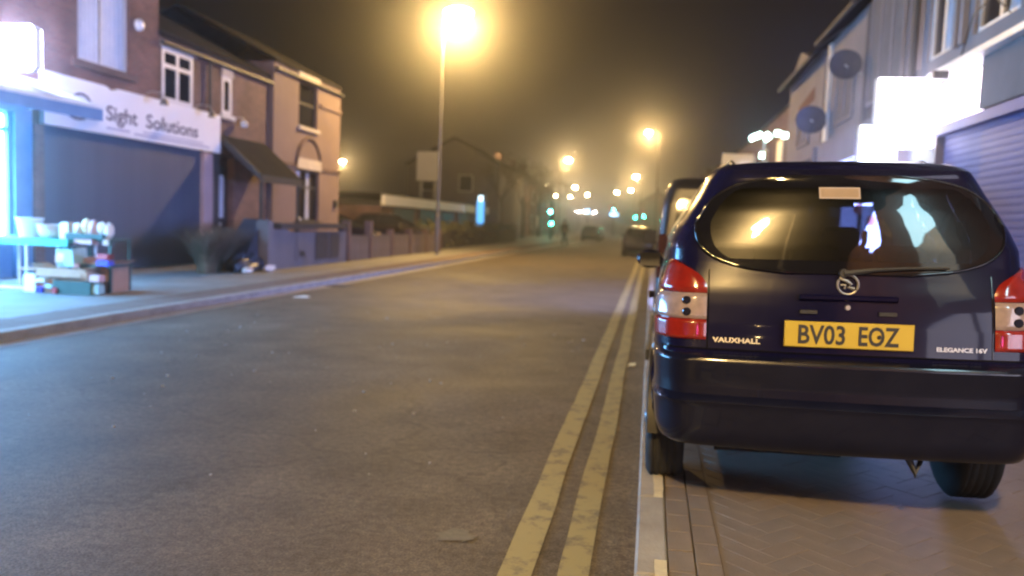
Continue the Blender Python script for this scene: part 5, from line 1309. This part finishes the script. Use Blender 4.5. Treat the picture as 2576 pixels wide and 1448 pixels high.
hatch('dark car on the forecourt nearest the pink house', M['navy'], -14.6, 31.2, .085, math.radians(-90), 'cars on the left forecourt')
hatch('dark car parked at the left kerb beyond the bare trees', M['dark_car'], -5.6, 74, 0, 0, 'cars parked at the left kerb')
hatch('silver car parked at the left kerb, farther of two', M['silver'], -5.9, 84, 0, 0, 'cars parked at the left kerb')
for i, (x, y, lab) in enumerate(((-33.9, 366, 'oncoming car with bright headlights, leftmost of three far down the road'), (-31.0, 372, 'oncoming car with bright headlights, middle of three far down the road'), (-27.0, 369, 'oncoming car with bright headlights, rightmost of three far down the road'))):
    hatch(lab, M['dark_car'], x, y+4, gz(y), math.pi+.15, 'oncoming cars', head=True)

# ------------------------------------------------------------------ pedestrian
def person(lab, x, y, z, rz):
    t = thing('person', lab, 'person', (x, y, z), rz)
    J = {'pel': (0, 0, .95), 'sp': (0, .01, 1.15), 'ch': (0, .02, 1.36), 'nk': (0, .02, 1.50), 'hd': (0, .03, 1.62), 'tp': (0, .02, 1.74),
         'hl': (-.10, 0, .90), 'kl': (-.12, .10, .50), 'al': (-.12, -.06, .09), 'tl': (-.12, .10, .03), 'hr': (.10, 0, .90), 'kr': (.11, .04, .50), 'ar': (.11, .22, .10), 'tr': (.11, .38, .05),
         'sl': (-.19, .02, 1.42), 'el': (-.25, -.06, 1.15), 'wl': (-.24, .04, .90), 'fl': (-.24, .07, .80), 'sr': (.19, .02, 1.42), 'er': (.25, .0, 1.14), 'wr': (.24, .16, .94), 'fr': (.24, .20, .85)}
    Rr = {'pel': .15, 'sp': .14, 'ch': .17, 'nk': .06, 'hd': .095, 'tp': .07, 'hl': .10, 'kl': .065, 'al': .045, 'tl': .04, 'hr': .10, 'kr': .065, 'ar': .045, 'tr': .04, 'sl': .08, 'el': .05, 'wl': .035, 'fl': .035, 'sr': .08, 'er': .05, 'wr': .035, 'fr': .035}
    E_ = [('pel', 'sp'), ('sp', 'ch'), ('ch', 'nk'), ('nk', 'hd'), ('hd', 'tp'), ('pel', 'hl'), ('hl', 'kl'), ('kl', 'al'), ('al', 'tl'), ('pel', 'hr'), ('hr', 'kr'), ('kr', 'ar'), ('ar', 'tr'), ('ch', 'sl'), ('sl', 'el'), ('el', 'wl'), ('wl', 'fl'), ('ch', 'sr'), ('sr', 'er'), ('er', 'wr'), ('wr', 'fr')]
    def skin(keys, edges, m, name, grow=0, par=t):
        idx = {k: i for i, k in enumerate(keys)}
        me = bpy.data.meshes.new(name); me.from_pydata([J[k] for k in keys], [(idx[a], idx[b]) for a, b in edges], []); me.update()
        o = bpy.data.objects.new(name, me); SC.collection.objects.link(o)
        md = o.modifiers.new('s', 'SKIN'); sv = me.skin_vertices[0].data
        for k in keys: sv[idx[k]].radius = (Rr[k]+grow, (Rr[k]+grow)*.85)
        sv[0].use_root = True
        o.modifiers.new('ss', 'SUBSURF').levels = 2; o.modifiers['ss'].render_levels = 2
        bpy.context.view_layer.update()
        m2 = bpy.data.meshes.new_from_object(o.evaluated_get(bpy.context.evaluated_depsgraph_get()))
        bpy.data.objects.remove(o); m2.materials.clear(); m2.materials.append(m); m2.polygons.foreach_set('use_smooth', [True]*len(m2.polygons))
        q = bpy.data.objects.new(name, m2); SC.collection.objects.link(q); q.parent = par; return q
    b = skin(list(J), E_, M['skin'], 'body')
    skin(['pel', 'sp', 'ch', 'sl', 'el', 'wl', 'sr', 'er', 'wr'], [('pel', 'sp'), ('sp', 'ch'), ('ch', 'sl'), ('sl', 'el'), ('el', 'wl'), ('ch', 'sr'), ('sr', 'er'), ('er', 'wr')], M['coat'], 'coat', .03)
    skin(['pel', 'hl', 'kl', 'al', 'hr', 'kr', 'ar'], [('pel', 'hl'), ('hl', 'kl'), ('kl', 'al'), ('pel', 'hr'), ('hr', 'kr'), ('kr', 'ar')], M['trousers'], 'trousers', .018)
    obj('hair', lump(0, .0, 1.68, .105, .115, .10, 9, 8, .04), M['black'], t, 60)
    for k in ('tl', 'tr'): obj('shoe', lump(J[k][0], J[k][1]-.05, J[k][2]+.01, .05, .13, .045, 4, 7, .03), M['black'], t, 60)
person('pedestrian in a dark coat stepping off the left kerb far down the street', -5.95, 55.5, .0, math.radians(-20))

# ------------------------------------------------------------------ small things on the road
tag(obj('litter', MB().prism([(-5.98, 12.82, .006), (-5.75, 12.86, .006), (-5.72, 12.98, .012), (-5.85, 13.04, .03), (-5.99, 12.97, .008)], (0, 0, .004)), M['litter'], None), 'flattened white paper in the left gutter', 'litter')
tag(obj('wrapper', MB().prism([(-.17, 8.2, .008), (-.10, 8.22, .008), (-.09, 8.32, .02), (-.15, 8.34, .012)], (0, 0, .005)), M['cream_pack'], None), 'small yellow wrapper beside the right kerb near the double yellow lines', 'litter')
mb = MB(); rn = random.Random(12); n = 22
mb.add([(-.80+(.085+rn.uniform(-.03, .03))*math.cos(2*math.pi*k/n), 3.44+(.075+rn.uniform(-.025, .025))*math.sin(2*math.pi*k/n), .0042) for k in range(n)], [tuple(range(n))])
obj('road_stain', mb, M['stain'], None, kind='structure', fix=False)
mb = MB()
for _ in range(90):
    x, y = rn.uniform(-5.5, -.7), rn.uniform(3, 12); s = rn.uniform(.006, .018)
    mb.obox((x, y, s*.4), s, s*1.3, s*.8, rn.uniform(0, 3))
obj('loose_grit', mb, M['gutter'], None, kind='stuff')
# drain cover by the kerb
mh = thing('drain_cover', 'iron gully grating set in the road by the left kerb', 'drain', (-6.2, 15.5, .005))
obj('frame', MB().box(-.22, .22, -.22, -.18, 0, .008).box(-.22, .22, .18, .22, 0, .008).box(-.22, -.18, -.18, .18, 0, .008).box(.18, .22, -.18, .18, 0, .008), M['dark_frame'], mh)
for k in range(6): obj('grating_bar', MB().box(-.155+k*.058, -.13+k*.058, -.178, .178, 0, .006), M['dark_frame'], mh)

# ------------------------------------------------------------------ haze
hz = obj('haze', MB().box(-81.5, 81.5, -101.5, 440, -1.1, 22.5), M['ground'], None, kind='stuff')
hm = bpy.data.materials.new('night_haze'); hm.use_nodes = True; nt = hm.node_tree
for n_ in list(nt.nodes): nt.nodes.remove(n_)
out = nt.nodes.new('ShaderNodeOutputMaterial'); pv = nt.nodes.new('ShaderNodeVolumePrincipled')
pv.inputs['Color'].default_value = (.85, .85, .85, 1); pv.inputs['Density'].default_value = HAZE; pv.inputs['Anisotropy'].default_value = .94
nt.links.new(pv.outputs[0], out.inputs['Volume'])
hz.data.materials.clear(); hz.data.materials.append(hm)
